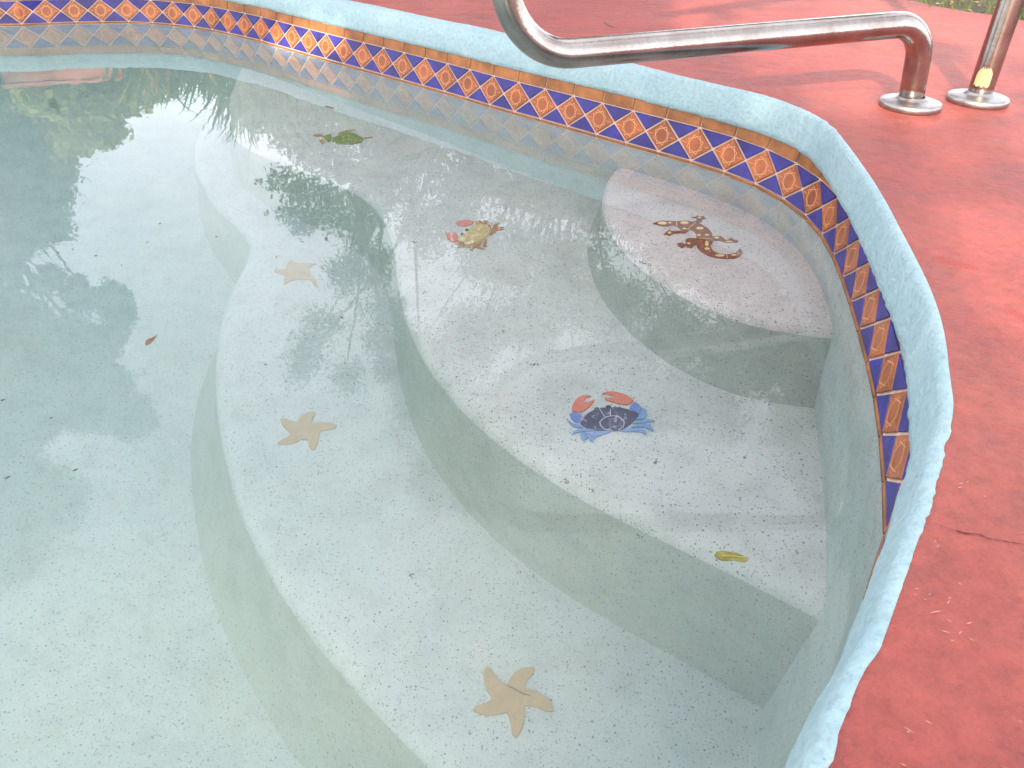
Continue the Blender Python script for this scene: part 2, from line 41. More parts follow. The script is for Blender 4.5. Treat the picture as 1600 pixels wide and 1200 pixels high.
sc = bpy.context.scene
COL = sc.collection
TP = 0.0767                      # tile pitch
DZ = 0.147                       # deck height above the water
D1, D2, D3, DF = DEPTH

# ------------------------------------------------------------------ helpers
def link(name, me, parent=None):
    o = bpy.data.objects.new(name, me); COL.objects.link(o)
    if parent is not None: o.parent = parent
    return o
def tag(o, label=None, cat=None, group=None, kind=None):
    if label: o['label'] = label
    if cat: o['category'] = cat
    if group: o['group'] = group
    if kind: o['kind'] = kind
    return o
def thing(name, label, cat, loc=(0, 0, 0), group=None):
    return tag(link(name, None), label, cat, group) if loc == (0, 0, 0) else _thing(name, label, cat, loc, group)
def _thing(name, label, cat, loc, group):
    o = link(name, None); o.location = loc; tag(o, label, cat, group); return o
class MB:
    """collects faces, links them as one mesh object"""
    def __init__(s, org=(0, 0, 0)): s.v = []; s.f = []; s.m = []; s.o = Vector(org)
    def add(s, vs, fs, mi=0):
        n = len(s.v); s.v += [tuple(Vector(v) - s.o) for v in vs]
        for f in fs: s.f.append(tuple(i + n for i in f)); s.m.append(mi)
    def build(s, name, mats, parent=None, smooth=False):
        me = bpy.data.meshes.new(name); me.from_pydata(s.v, [], s.f)
        for m in (mats if isinstance(mats, (list, tuple)) else [mats]): me.materials.append(m)
        me.polygons.foreach_set('material_index', s.m)
        me.polygons.foreach_set('use_smooth', [smooth] * len(s.f)); me.update()
        o = link(name, me, parent)
        if parent is None: o.location = s.o
        return o
def tess(loops):
    """triangulate flat outline(s) given as (x, y) lists"""
    L = [[Vector((x, y, 0)) for x, y in l] for l in loops]
    return tessellate_polygon(L)
def area2(L): return sum(a[0] * b[1] - b[0] * a[1] for a, b in zip(L, L[1:] + L[:1]))
def slab(mb, L, z0, z1, mi=0):
    """flat outline with thickness, top at z1"""
    L = [tuple(p) for p in L]
    if area2(L) < 0: L = L[::-1]
    n = len(L); tr = tess([L])
    vs = [(x, y, z1) for x, y in L] + [(x, y, z0) for x, y in L]
    fs = []
    for t in tr:
        a, b, c = (Vector((*L[i], 0)) for i in t)
        fs.append(tuple(t) if (b - a).cross(c - a).z > 0 else tuple(t[::-1]))
    fs += [(i, i + n, (i + 1) % n + n, (i + 1) % n) for i in range(n)]
    mb.add(vs, fs, mi)
def sheet(mb, loops, z, mi=0):
    flat = [p for l in loops for p in l]; fs = []
    for t in tess(loops):
        a, b, c = (Vector((*flat[i], 0)) for i in t)
        fs.append(tuple(t) if (b - a).cross(c - a).z > 0 else tuple(t[::-1]))
    mb.add([(x, y, z) for x, y in flat], fs, mi)
def stroke(L, w):
    """thin closed outline along an open polyline"""
    a = []; b = []
    for i, p in enumerate(L):
        q0 = Vector(L[max(i - 1, 0)]); q1 = Vector(L[min(i + 1, len(L) - 1)])
        t = (q1 - q0).normalized(); nn = Vector((-t.y, t.x)) * w / 2
        a.append((p[0] + nn.x, p[1] + nn.y)); b.append((p[0] - nn.x, p[1] - nn.y))
    return a + b[::-1]
def tube(mb, path, rad, seg=20, cap=True, mi=0):
    pts = [Vector(p) for p in path]; n = len(pts)
    rad = rad if isinstance(rad, (list, tuple)) else [rad] * n
    up = Vector((0, 0, 1)); t0 = (pts[1] - pts[0]).normalized()
    if abs(t0.z) > .9: up = Vector((1, 0, 0))
    nrm = (up - t0 * up.dot(t0)).normalized(); vs = []
    for i, p in enumerate(pts):
        t = (pts[min(i + 1, n - 1)] - pts[max(i - 1, 0)]).normalized()
        nrm = (nrm - t * nrm.dot(t)).normalized(); bn = t.cross(nrm)
        for k in range(seg):
            a = 2 * math.pi * k / seg; vs.append(p + (nrm * math.cos(a) + bn * math.sin(a)) * rad[i])
    fs = [(i * seg + k, i * seg + (k + 1) % seg, (i + 1) * seg + (k + 1) % seg, (i + 1) * seg + k) for i in range(n - 1) for k in range(seg)]
    if cap: fs += [tuple(range(seg))[::-1], tuple((n - 1) * seg + k for k in range(seg))]
    mb.add(vs, fs, mi)
def lathe(mb, prof, c, seg=64, mi=0):
    vs = []
    for r, z in prof:
        for k in range(seg):
            a = 2 * math.pi * k / seg; vs.append((c[0] + r * math.cos(a), c[1] + r * math.sin(a), c[2] + z))
    fs = [(i * seg + k, i * seg + (k + 1) % seg, (i + 1) * seg + (k + 1) % seg, (i + 1) * seg + k) for i in range(len(prof) - 1) for k in range(seg)]
    mb.add(vs, fs, mi)

# ---------------------------------------------------------------- materials
def mat(name):
    m = bpy.data.materials.new(name); m.use_nodes = True
    nt = m.node_tree; bs = nt.nodes['Principled BSDF']
    return m, nt, bs
def nd(nt, t, **k):
    n = nt.nodes.new(t)
    for a, b in k.items():
        if a in n.inputs: n.inputs[a].default_value = b
        else: setattr(n, a, b)
    return n
def tex(nt, kind='Noise', scale=5., detail=4., rough=.5, co=None, **k):
    n = nt.nodes.new('ShaderNodeTex' + kind); n.inputs['Scale'].default_value = scale
    if kind == 'Voronoi': detail = 0.
    if 'Detail' in n.inputs: n.inputs['Detail'].default_value = detail
    if 'Roughness' in n.inputs: n.inputs['Roughness'].default_value = rough
    for a, b in k.items():
        if a in n.inputs: n.inputs[a].default_value = b
        else: setattr(n, a, b)
    if co is None: co = nt.nodes.new('ShaderNodeTexCoord').outputs['Object']
    nt.links.new(co, n.inputs['Vector']); return n
def ramp(nt, fac, stops):
    r = nt.nodes.new('ShaderNodeValToRGB'); e = r.color_ramp.elements
    e[0].position, e[0].color = stops[0][0], (*stops[0][1], 1)
    e[1].position, e[1].color = stops[-1][0], (*stops[-1][1], 1)
    for p, c in stops[1:-1]:
        x = e.new(p); x.color = (*c, 1)
    nt.links.new(fac, r.inputs['Fac']); return r.outputs['Color']
def mix(nt, fac, a, b, mode='MIX'):
    n = nt.nodes.new('ShaderNodeMix'); n.data_type = 'RGBA'; n.blend_type = mode
    for s, v in ((0, fac), (6, a), (7, b)):
        if hasattr(v, 'is_linked'): nt.links.new(v, n.inputs[s])
        elif s == 0: n.inputs[0].default_value = v
        else: n.inputs[s].default_value = (*v, 1)
    return n.outputs[2]
def bump(nt, bs, h, dist=.002, strength=1., prev=None):
    b = nt.nodes.new('ShaderNodeBump'); b.inputs['Distance'].default_value = dist; b.inputs['Strength'].default_value = strength
    nt.links.new(h, b.inputs['Height'])
    if prev is not None: nt.links.new(prev.outputs[0], b.inputs['Normal'])
    nt.links.new(b.outputs[0], bs.inputs['Normal']); return b
def g(v): return (v, v, v)
def plain(name, col, rough=.6, var=.15, scale=40, spec=.5, metal=0., bmp=0):
    m, nt, bs = mat(name)
    n = tex(nt, scale=scale)
    a = tuple(c * (1 - var) for c in col); b = tuple(min(1, c * (1 + var)) for c in col)
    nt.links.new(ramp(nt, n.outputs['Fac'], [(.3, a), (.7, b)]), bs.inputs['Base Color'])
    bs.inputs['Roughness'].default_value = rough; bs.inputs['Metallic'].default_value = metal
    bs.inputs['Specular IOR Level'].default_value = spec
    if bmp: bump(nt, bs, tex(nt, scale=scale * 3).outputs['Fac'], bmp)
    return m

def plaster(name, base, warm):
    m, nt, bs = mat(name)
    big = tex(nt, scale=2.6, detail=5, rough=.6); mid = tex(nt, scale=16, detail=6, rough=.7); fine = tex(nt, scale=420, detail=3, rough=.7)
    c = ramp(nt, big.outputs['Fac'], [(.32, base), (.68, warm)])
    c = mix(nt, 1., c, ramp(nt, mid.outputs['Fac'], [(.28, g(.80)), (.5, g(.97)), (.72, g(1.06))]), 'MULTIPLY')
    och = tex(nt, scale=4.3, detail=6, rough=.65); c = mix(nt, ramp(nt, och.outputs['Fac'], [(.54, g(0)), (.74, g(.34))]), c, (.50, .46, .36))
    c = mix(nt, 1., c, ramp(nt, fine.outputs['Fac'], [(.3, g(.84)), (.7, g(1.08))]), 'MULTIPLY')
    for s, thr, pw, dark in ((170., .30, 2.4, (.11, .11, .13)), (85., .13, 12.0, (.04, .035, .035)), (280., .36, 1.5, (.20, .20, .23)), (24., .06, 10.0, (.10, .08, .05))):
        v = tex(nt, 'Voronoi', scale=s); sx = nt.nodes.new('ShaderNodeSeparateColor'); nt.links.new(v.outputs['Color'], sx.inputs[0])
        pn = nt.nodes.new('ShaderNodeMath'); pn.operation = 'POWER'; nt.links.new(sx.outputs[0], pn.inputs[0]); pn.inputs[1].default_value = pw
        ml = nt.nodes.new('ShaderNodeMath'); ml.operation = 'MULTIPLY_ADD'; nt.links.new(pn.outputs[0], ml.inputs[0]); ml.inputs[1].default_value = thr; ml.inputs[2].default_value = .0005
        dv = nt.nodes.new('ShaderNodeMath'); dv.operation = 'DIVIDE'; nt.links.new(v.outputs['Distance'], dv.inputs[0]); nt.links.new(ml.outputs[0], dv.inputs[1])
        mr = nt.nodes.new('ShaderNodeMapRange'); nt.links.new(dv.outputs[0], mr.inputs['Value'])
        mr.inputs['From Min'].default_value = .7; mr.inputs['From Max'].default_value = 1.25; mr.inputs['To Min'].default_value = .9; mr.inputs['To Max'].default_value = 0
        c = mix(nt, mr.outputs['Result'], c, dark)
    nt.links.new(c, bs.inputs['Base Color']); bs.inputs['Roughness'].default_value = .85; bs.inputs['Specular IOR Level'].default_value = .1
    bump(nt, bs, mid.outputs['Fac'], .004, .5)
    return m
PLASTER = plaster('pool plaster', (.55, .565, .585), (.60, .59, .585))
PLASTER_TOP = plaster('pinkish pool plaster', (.71, .63, .625), (.75, .655, .645))
PLASTER_MID = plaster('warm grey pool plaster', (.65, .64, .635), (.70, .66, .63))
RISER = plaster('riser plaster with shade in its colour', (.435, .455, .425), (.50, .49, .45))  # darker, greener than the treads: shade of the upright faces put into the colour
WALLP = plaster('pool wall plaster', (.53, .57, .56), (.58, .595, .57))

# painted deck
def deck_mat():
    m, nt, bs = mat('red deck paint')
    tc = nt.nodes.new('ShaderNodeTexCoord'); mp = nt.nodes.new('ShaderNodeMapping'); nt.links.new(tc.outputs['Object'], mp.inputs['Vector'])
    mp.inputs['Rotation'].default_value = (0, 0, R(-12)); mp.inputs['Scale'].default_value = (1, 1.5, 1)
    big = tex(nt, scale=1.6, detail=5, rough=.6); trow = tex(nt, scale=11, detail=8, rough=.68, co=mp.outputs[0]); fin = tex(nt, scale=150, detail=4, rough=.7)
    c = ramp(nt, big.outputs['Fac'], [(.3, (.245, .036, .031)), (.5, (.295, .052, .041)), (.75, (.345, .078, .053))])
    c = mix(nt, 1., c, ramp(nt, trow.outputs['Fac'], [(.28, (.70, .64, .64)), (.5, g(1)), (.74, (1.12, 1.35, 1.28))]), 'MULTIPLY')
    sp = tex(nt, 'Voronoi', scale=46.); mr = nt.nodes.new('ShaderNodeMapRange'); nt.links.new(sp.outputs['Distance'], mr.inputs['Value'])
    mr.inputs['From Min'].default_value = .03; mr.inputs['From Max'].default_value = .075; mr.inputs['To Min'].default_value = .55; mr.inputs['To Max'].default_value = 0
    n2 = tex(nt, scale=5, detail=2); mm = nt.nodes.new('ShaderNodeMath'); mm.operation = 'MULTIPLY'
    g2 = ramp(nt, n2.outputs['Fac'], [(.48, g(0)), (.6, g(1))]); nt.links.new(mr.outputs['Result'], mm.inputs[0]); nt.links.new(g2, mm.inputs[1])
    c = mix(nt, mm.outputs[0], c, (.16, .03, .03))
    gr = tex(nt, scale=70, detail=6, rough=.75); c = mix(nt, 1., c, ramp(nt, gr.outputs['Fac'], [(.3, g(.72)), (.5, g(1)), (.7, g(1.2))]), 'MULTIPLY')
    stn = tex(nt, scale=3.4, detail=7, rough=.72); c = mix(nt, 1., c, ramp(nt, stn.outputs['Fac'], [(.34, (.74, .68, .68)), (.46, g(1)), (.60, g(1)), (.72, (1.08, 1.25, 1.2))]), 'MULTIPLY')
    sc1 = tex(nt, scale=24, detail=9, rough=.78, co=mp.outputs[0])
    wf = ramp(nt, sc1.outputs['Fac'], [(.66, g(0)), (.73, g(.5))])
    c = mix(nt, wf, c, (.80, .46, .40))
    for (cx_, cy_, sx_, sy_, an) in CHIPSPOTS:
        mq = nt.nodes.new('ShaderNodeMapping'); mq.vector_type = 'TEXTURE'; nt.links.new(tc.outputs['Object'], mq.inputs['Vector'])
        mq.inputs['Location'].default_value = (cx_, cy_, DZ); mq.inputs['Rotation'].default_value = (0, 0, an); mq.inputs['Scale'].default_value = (sx_, sy_, 1)
        ln_ = nt.nodes.new('ShaderNodeVectorMath'); ln_.operation = 'LENGTH'; nt.links.new(mq.outputs[0], ln_.inputs[0])
        nn_ = tex(nt, scale=55, detail=6, rough=.75); ma = nt.nodes.new('ShaderNodeMath'); ma.operation = 'MULTIPLY_ADD'; nt.links.new(nn_.outputs['Fac'], ma.inputs[0]); ma.inputs[1].default_value = 2.6; nt.links.new(ln_.outputs['Value'], ma.inputs[2])
        mr = nt.nodes.new('ShaderNodeMapRange'); nt.links.new(ma.outputs[0], mr.inputs['Value']); mr.inputs['From Min'].default_value = 1.95; mr.inputs['From Max'].default_value = 2.35; mr.inputs['To Min'].default_value = .75; mr.inputs['To Max'].default_value = 0
        c = mix(nt, mr.outputs['Result'], c, (.27, .022, .014))
    nt.links.new(c, bs.inputs['Base Color'])
    nt.links.new(ramp(nt, trow.outputs['Fac'], [(.3, g(.52)), (.7, g(.68))]), bs.inputs['Roughness'])
    bs.inputs['Specular IOR Level'].default_value = .5
    c = c
    b1 = bump(nt, bs, trow.outputs['Fac'], .014, .8)
    bump(nt, bs, fin.outputs['Fac'], .0022, .5, b1)
    return m
DECK = deck_mat()
CRACK = plain('dark crack', (.10, .014, .01), .9)
CHIP = plain('deep red chipped paint', (.36, .035, .02), .7, .35, 90)
SCUFF = plain('pale scuff', (.55, .30, .25), .8, .2, 120)

def coping_mat():
    m, nt, bs = mat('pale blue coping paint')
    big = tex(nt, scale=7, detail=5, rough=.6); st = tex(nt, scale=170, detail=4, rough=.6); lump = tex(nt, scale=26, detail=4, rough=.6)
    c = ramp(nt, big.outputs['Fac'], [(.3, (.255, .385, .43)), (.55, (.31, .435, .475)), (.75, (.385, .50, .53))])
    v = tex(nt, 'Voronoi', scale=120.); mr = nt.nodes.new('ShaderNodeMapRange'); nt.links.new(v.outputs['Distance'], mr.inputs['Value'])
    mr.inputs['From Min'].default_value = .06; mr.inputs['From Max'].default_value = .14; mr.inputs['To Min'].default_value = .5; mr.inputs['To Max'].default_value = 0
    n2 = tex(nt, scale=30, detail=3); mm = nt.nodes.new('ShaderNodeMath'); mm.operation = 'MULTIPLY'
    nt.links.new(mr.outputs['Result'], mm.inputs[0]); nt.links.new(ramp(nt, n2.outputs['Fac'], [(.44, g(0)), (.56, g(1))]), mm.inputs[1])
    c = mix(nt, mm.outputs[0], c, (.13, .22, .26))
    c = mix(nt, 1., c, ramp(nt, tex(nt, scale=140, detail=5, rough=.7).outputs['Fac'], [(.3, g(.80)), (.5, g(1)), (.7, g(1.12))]), 'MULTIPLY')
    nt.links.new(c, bs.inputs['Base Color']); bs.inputs['Roughness'].default_value = .5; bs.inputs['Specular IOR Level'].default_value = .4
    b1 = bump(nt, bs, lump.outputs['Fac'], .0035, .8)
    bump(nt, bs, st.outputs['Fac'], .0030, .9, b1)
    return m
COPING = coping_mat()

def glaze(name, a, b, rough=.3):
    m, nt, bs = mat(name)
    n = tex(nt, scale=60, detail=5, rough=.7); n2 = tex(nt, scale=19, detail=1)
    c = ramp(nt, n.outputs['Fac'], [(.3, a), (.7, b)])
    c = mix(nt, 1., c, ramp(nt, n2.outputs['Fac'], [(.3, g(.68)), (.5, g(1.0)), (.7, g(1.28))]), 'MULTIPLY')
    nt.links.new(c, bs.inputs['Base Color']); bs.inputs['Roughness'].default_value = rough
    bump(nt, bs, n.outputs['Fac'], .001, .6); return m
TERRA = glaze('terracotta glaze', (.26, .060, .016), (.37, .100, .027))
BORDER = glaze('ochre border glaze', (.21, .070, .018), (.35, .13, .036), .5)
BLUE = glaze('cobalt glaze', (.016, .011, .13), (.034, .026, .22), .40)
GROUT = plain('cream grout', (.66, .47, .39), .8, .12, 90)
STAR = plain('pale orange relief lines', (.70, .33, .16), .5, .1, 90)

def steel():
    m, nt, bs = mat('brushed stainless steel')
    bs.inputs['Metallic'].default_value = 1.
    n = tex(nt, scale=14, detail=5, rough=.7); sp = tex(nt, scale=230, detail=3)
    c = ramp(nt, n.outputs['Fac'], [(.35, (.31, .265, .24)), (.6, (.41, .375, .35))])
    c = mix(nt, ramp(nt, sp.outputs['Fac'], [(.62, g(0)), (.74, g(.35))]), c, (.20, .13, .09))
    nt.links.new(c, bs.inputs['Base Color'])
    nt.links.new(ramp(nt, n.outputs['Fac'], [(.3, g(.13)), (.7, g(.22))]), bs.inputs['Roughness'])
    bump(nt, bs, sp.outputs['Fac'], .0004, .5); return m
STEEL = steel()
PLATE = plain('dull cast metal', (.36, .34, .335), .36, .18, 60, metal=1.)

def water_mat():
    m, nt, bs = mat('pool water'); nt.nodes.remove(bs); out = nt.nodes['Material Output']
    gl = nt.nodes.new('ShaderNodeBsdfGlass'); gl.inputs['IOR'].default_value = 1.333; gl.inputs['Roughness'].default_value = 0
    n = tex(nt, scale=5.5, detail=2, rough=.4); b = nt.nodes.new('ShaderNodeBump'); b.inputs['Distance'].default_value = .00045; b.inputs['Strength'].default_value = 1
    n2 = tex(nt, scale=38, detail=1.5, rough=.4); b2 = nt.nodes.new('ShaderNodeBump'); b2.inputs['Distance'].default_value = .00004; b2.inputs['Strength'].default_value = 1
    nt.links.new(n.outputs['Fac'], b.inputs['Height']); nt.links.new(n2.outputs['Fac'], b2.inputs['Height']); nt.links.new(b.outputs[0], b2.inputs['Normal'])
    nt.links.new(b2.outputs[0], gl.inputs['Normal']); nt.links.new(gl.outputs[0], out.inputs['Surface'])
    va = nt.nodes.new('ShaderNodeVolumeAbsorption'); va.inputs['Color'].default_value = (.47, .91, .90, 1); va.inputs['Density'].default_value = WATER_DENS
    vs_ = nt.nodes.new('ShaderNodeVolumeScatter'); vs_.inputs['Color'].default_value = (.80, 1.0, .975, 1); vs_.inputs['Density'].default_value = .37; vs_.inputs['Anisotropy'].default_value = .3
    ad = nt.nodes.new('ShaderNodeAddShader'); nt.links.new(va.outputs[0], ad.inputs[0]); nt.links.new(vs_.outputs[0], ad.inputs[1]); nt.links.new(ad.outputs[0], out.inputs['Volume'])
    return m
WATER_DENS = .27
WATER = water_mat()

def leafm(name, a, b, trans=.25):
    m, nt, bs = mat(name); out = nt.nodes['Material Output']
    oi = nt.nodes.new('ShaderNodeTexCoord'); n = tex(nt, scale=9., detail=3, rough=.7)
    c = ramp(nt, n.outputs['Fac'], [(.3, a), (.7, b)])
    nt.links.new(c, bs.inputs['Base Color']); bs.inputs['Roughness'].default_value = .55
    tr = nt.nodes.new('ShaderNodeBsdfTranslucent'); nt.links.new(c, tr.inputs['Color'])
    mx = nt.nodes.new('ShaderNodeMixShader'); mx.inputs[0].default_value = trans
    nt.links.new(bs.outputs[0], mx.inputs[1]); nt.links.new(tr.outputs[0], mx.inputs[2]); nt.links.new(mx.outputs[0], out.inputs['Surface'])
    return m
LEAF = leafm('dark green leaves', (.024, .075, .030), (.06, .16, .05))
LEAFG = leafm('yellow green leaves', (.20, .22, .04), (.36, .36, .07), .4)
LEAFO = leafm('mid green leaves', (.03, .07, .035), (.06, .12, .05))
LEAFS = leafm('grey green leaves', (.09, .09, .07), (.17, .16, .12))
BARK = plain('grey brown bark', (.06, .05, .04), .9, .4, 25, bmp=.01)
STRAPM = leafm('strap leaf green', (.03, .09, .035), (.08, .15, .05))

# ---------------------------------------------------------- the pool outline
def catmull(P, n=12):
    P = [Vector(p) for p in P]; N = len(P); o = []
    for i in range(N):
        a, b, c, d = P[i - 1], P[i], P[(i + 1) % N], P[(i + 2) % N]
        for k in range(n):
            t = k / n
            o.append(.5 * ((2 * b) + (c - a) * t + (2 * a - 5 * b + 4 * c - d) * t * t + (3 * b - a - 3 * c + d) * t ** 3))
    return o
RAW = catmull(MASTER)
S = [0.]
for a, b in zip(RAW, RAW[1:] + RAW[:1]): S.append(S[-1] + (b - a).length)
LEN = S[-1]; S0 = S[10 * 12]
import bisect
def base(s):
    s %= LEN; i = min(bisect.bisect_right(S, s) - 1, len(RAW) - 1)
    a, b = RAW[i], RAW[(i + 1) % len(RAW)]
    return a.lerp(b, (s - S[i]) / (S[i + 1] - S[i]))
def P(s, off=0., z=0.):
    a, b = base(s - .012), base(s + .012); t = (b - a).normalized(); p = base(s)
    return Vector((p.x - t.y * off, p.y + t.x * off, z))
def table(T, lo, hi, sm=.10):
    T = [(-9, lo), (T[0][0] - .6, lo)] + sorted(map(tuple, T)) + [(T[-1][0] + .5, hi), (99, hi)]
    def lin(s):
        i = bisect.bisect_right(T, (s, 9)) - 1; i = max(0, min(i, len(T) - 2))
        a, b = T[i], T[i + 1]; return a[1] + (b[1] - a[1]) * (s - a[0]) / max(1e-6, b[0] - a[0])
    return lambda s: sum(lin(s + d * sm) for d in (-1, -.5, 0, .5, 1)) / 5
oI = table(INNER, .014, .013, .07)
oO = table(OUTER, .108, .04, .05)
def lean(z): return .009 * z / .068
def sweep(mb, prof, step, s0=0., s1=None, closed=True, mi=0):
    """prof(s) -> list of (off, z)"""
    s1 = LEN if s1 is None else s1; n = int((s1 - s0) / step); rows = None; vs = []
    N = n if closed else n + 1
    for i in range(N):
        s = s0 + (s1 - s0) * i / n; pr = prof(s); m = len(pr)
        vs += [P(s, o, z) for o, z in pr]
    fs = []
    for i in range(N if closed else n):
        j = (i + 1) % N
        for k in range(m - 1): fs.append((i * m + k, j * m + k, j * m + k + 1, i * m + k + 1))
    mb.add(vs, fs, mi)

pool = thing('swimming_pool', 'swimming pool with pale blue coping, diamond tile band and three curved entry steps', 'swimming pool')
mb = MB(); sweep(mb, lambda s: [(.03, -.004), (.006, -.010), (0, -.0145), (-.001, -.12), (-.004, -.36), (-.03, -.60), (-.06, -.80), (-.085, -.855), (-.13, -DF - .002)], .02)
mb.build('pool_wall', WALLP, pool, True)
mb = MB(); fl_ = [tuple(P(LEN * i / 300, .0)[:2]) for i in range(300)]
sheet(mb, [fl_], -DF); mb.build('pool_floor', PLASTER, pool)

# steps
def resamp(L, n):
    L = [Vector(p) for p in L]; d = [0]
    for a, b in zip(L, L[1:]): d.append(d[-1] + (b - a).length)
    o = []
    for k in range(n):
        x = d[-1] * k / (n - 1); i = min(bisect.bisect_right(d, x) - 1, len(L) - 2)
        o.append(L[i].lerp(L[i + 1], (x - d[i]) / (d[i + 1] - d[i])))
    return o
def smooth(L, k=4):
    for _ in range(k): L = [L[0]] + [(L[i - 1] + L[i] * 2 + L[i + 1]) / 4 for i in range(1, len(L) - 1)] + [L[-1]]
    return L
def step(E, back, d, dn, foot, m, label, taper=False):
    L = smooth(resamp(E, 90), 6); n = len(L); out = []
    for i in range(n):
        t = (L[min(i + 1, n - 1)] - L[max(i - 1, 0)]).normalized(); out.append(Vector((t.y, -t.x)))
    side = 1 if (out[n // 2].dot(Vector(back[0]) - L[n // 2])) < 0 else -1
    h = dn - d
    prof = [(-.045, 0), (-.026, -.0009), (-.013, -.0045), (-.004, -.012), (0, -.024), (foot * .15, -.35 * h), (foot * .45, -.7 * h), (foot * .8, -.92 * h), (foot * 1.0, -h - .004)]
    b = MB(); m_ = len(prof); vs = []
    for i in range(n):
        for o, z in prof:
            if taper and o > 0: o *= min(1., .12 + max(0, i / n - .28) * 3.2)
            p = L[i] + out[i] * side * o; vs.append((p.x, p.y, -d + z))
    fs = [(i * m_ + k, (i + 1) * m_ + k, (i + 1) * m_ + k + 1, i * m_ + k + 1) for i in range(n - 1) for k in range(m_ - 1)]
    b.add([tuple(q) for q in vs], fs)
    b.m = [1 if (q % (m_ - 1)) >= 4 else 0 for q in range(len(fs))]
    inner = [tuple(L[i] + out[i] * side * -.045) for i in range(n)]
    sheet(b, [inner + [tuple(q) for q in back]], -d)
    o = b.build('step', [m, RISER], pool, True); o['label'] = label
    bm = bmesh.new(); bm.from_mesh(o.data); bmesh.ops.remove_doubles(bm, verts=bm.verts, dist=1e-5); bmesh.ops.recalc_face_normals(bm, faces=bm.faces); bm.to_mesh(o.data); bm.free()
    for p in o.data.polygons: p.use_smooth = True
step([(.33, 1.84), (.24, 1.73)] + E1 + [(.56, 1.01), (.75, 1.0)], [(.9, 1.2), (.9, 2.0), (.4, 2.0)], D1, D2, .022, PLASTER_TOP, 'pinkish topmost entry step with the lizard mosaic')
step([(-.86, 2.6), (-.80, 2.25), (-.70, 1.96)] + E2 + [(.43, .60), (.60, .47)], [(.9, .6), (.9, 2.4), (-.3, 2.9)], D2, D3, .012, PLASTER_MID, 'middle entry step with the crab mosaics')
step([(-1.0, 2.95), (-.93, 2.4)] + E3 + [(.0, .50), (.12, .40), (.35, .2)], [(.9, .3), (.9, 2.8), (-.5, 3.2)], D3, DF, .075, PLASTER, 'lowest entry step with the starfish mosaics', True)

# tile band: every tile cut to shape and set on cream grout
tb = MB()
sweep(tb, lambda s: [(lean(-.014) + .0018, -.014), (lean(.0915) + .0018, .0915)], .02, mi=0)
ZB, ZT = .004, .0672
def tpt(u, v, lift=0.):   # u in tiles, v 0..1 over the diamond row
    z = ZB + (ZT - ZB) * v
    return P(S0 + (u + .05 * (v - .5)) * TP, lean(z) - lift, z)
def inset(poly, d):       # poly in metres (u*TP, v*H)
    H = ZT - ZB; q = [Vector((a * TP, b * H)) for a, b in poly]
    if area2([tuple(p) for p in q]) < 0: q = q[::-1]
    n = len(q); o = []
    for i in range(n):
        a, b, c = q[i - 1], q[i], q[(i + 1) % n]
        e1 = (b - a).normalized(); e2 = (c - b).normalized(); n1 = Vector((-e1.y, e1.x)); n2 = Vector((-e2.y, e2.x))
        k = d / max(.35, 1 + n1.dot(n2)); o.append(b + (n1 + n2) * k)
    return [(p.x / TP, p.y / H) for p in o]
def put(poly, mi, d=.0018):
    L = inset(poly, d); L2 = inset(poly, d + .0012); n = len(L)
    vs = [tpt(*p, 0.) for p in L] + [tpt(*p, .0016) for p in L2]
    fs = [tuple(range(n, 2 * n))] + [(i, (i + 1) % n, (i + 1) % n + n, i + n) for i in range(n)]
    tb.add(vs, fs, mi)
def ln(pts, k, w=.0012):
    for a, b in zip(pts, pts[1:]):
        A, B = Vector((a[0] * TP, a[1] * (ZT - ZB))), Vector((b[0] * TP, b[1] * (ZT - ZB))); t = (B - A).normalized(); nn = Vector((-t.y, t.x)) * w / 2
        q = [A + nn, B + nn, B - nn, A - nn]
        tb.add([tpt(k + p.x / TP, p.y / (ZT - ZB), .0021) for p in q], [(0, 1, 2, 3)], 4)
eb = .010 / (ZT - ZB) ; et = .0245 / (ZT - ZB)
for k in range(-26, 48):
    kk = k
    put([(kk, 0), (kk + .5, .5), (kk, 1), (kk - .5, .5)], 1)
    put([(kk, 0), (kk + 1, 0), (kk + .5, .5)], 2); put([(kk, 1), (kk + 1, 1), (kk + .5, .5)], 2)
    put([(kk, 1.0), (kk + 1, 1.0), (kk + 1, 1 + et), (kk, 1 + et)], 3, .0011); put([(kk, 0), (kk + 1, 0), (kk + 1, -eb), (kk, -eb)], 3, .0011)
    r1, r2 = .27, .155
    oc = [(r1 * .95 * math.cos(R(22.5 + 45 * i)) * .9, .5 + r1 * math.sin(R(22.5 + 45 * i)) * 1.1) for i in range(8)]
    for i in range(8): ln([oc[i], oc[(i + 2) % 8]], kk, .0012)
    ln([(0, .07), (0, .5 - r1 * 1.1)], kk, .0008); ln([(0, .5 + r1 * 1.1), (0, .93)], kk, .0008)
    ln([(-.40, .5), (-r1 * .86, .5)], kk, .0008); ln([(.40, .5), (r1 * .86, .5)], kk, .0008)
tb.build('tile_band', [GROUT, TERRA, BLUE, BORDER, STAR], pool)

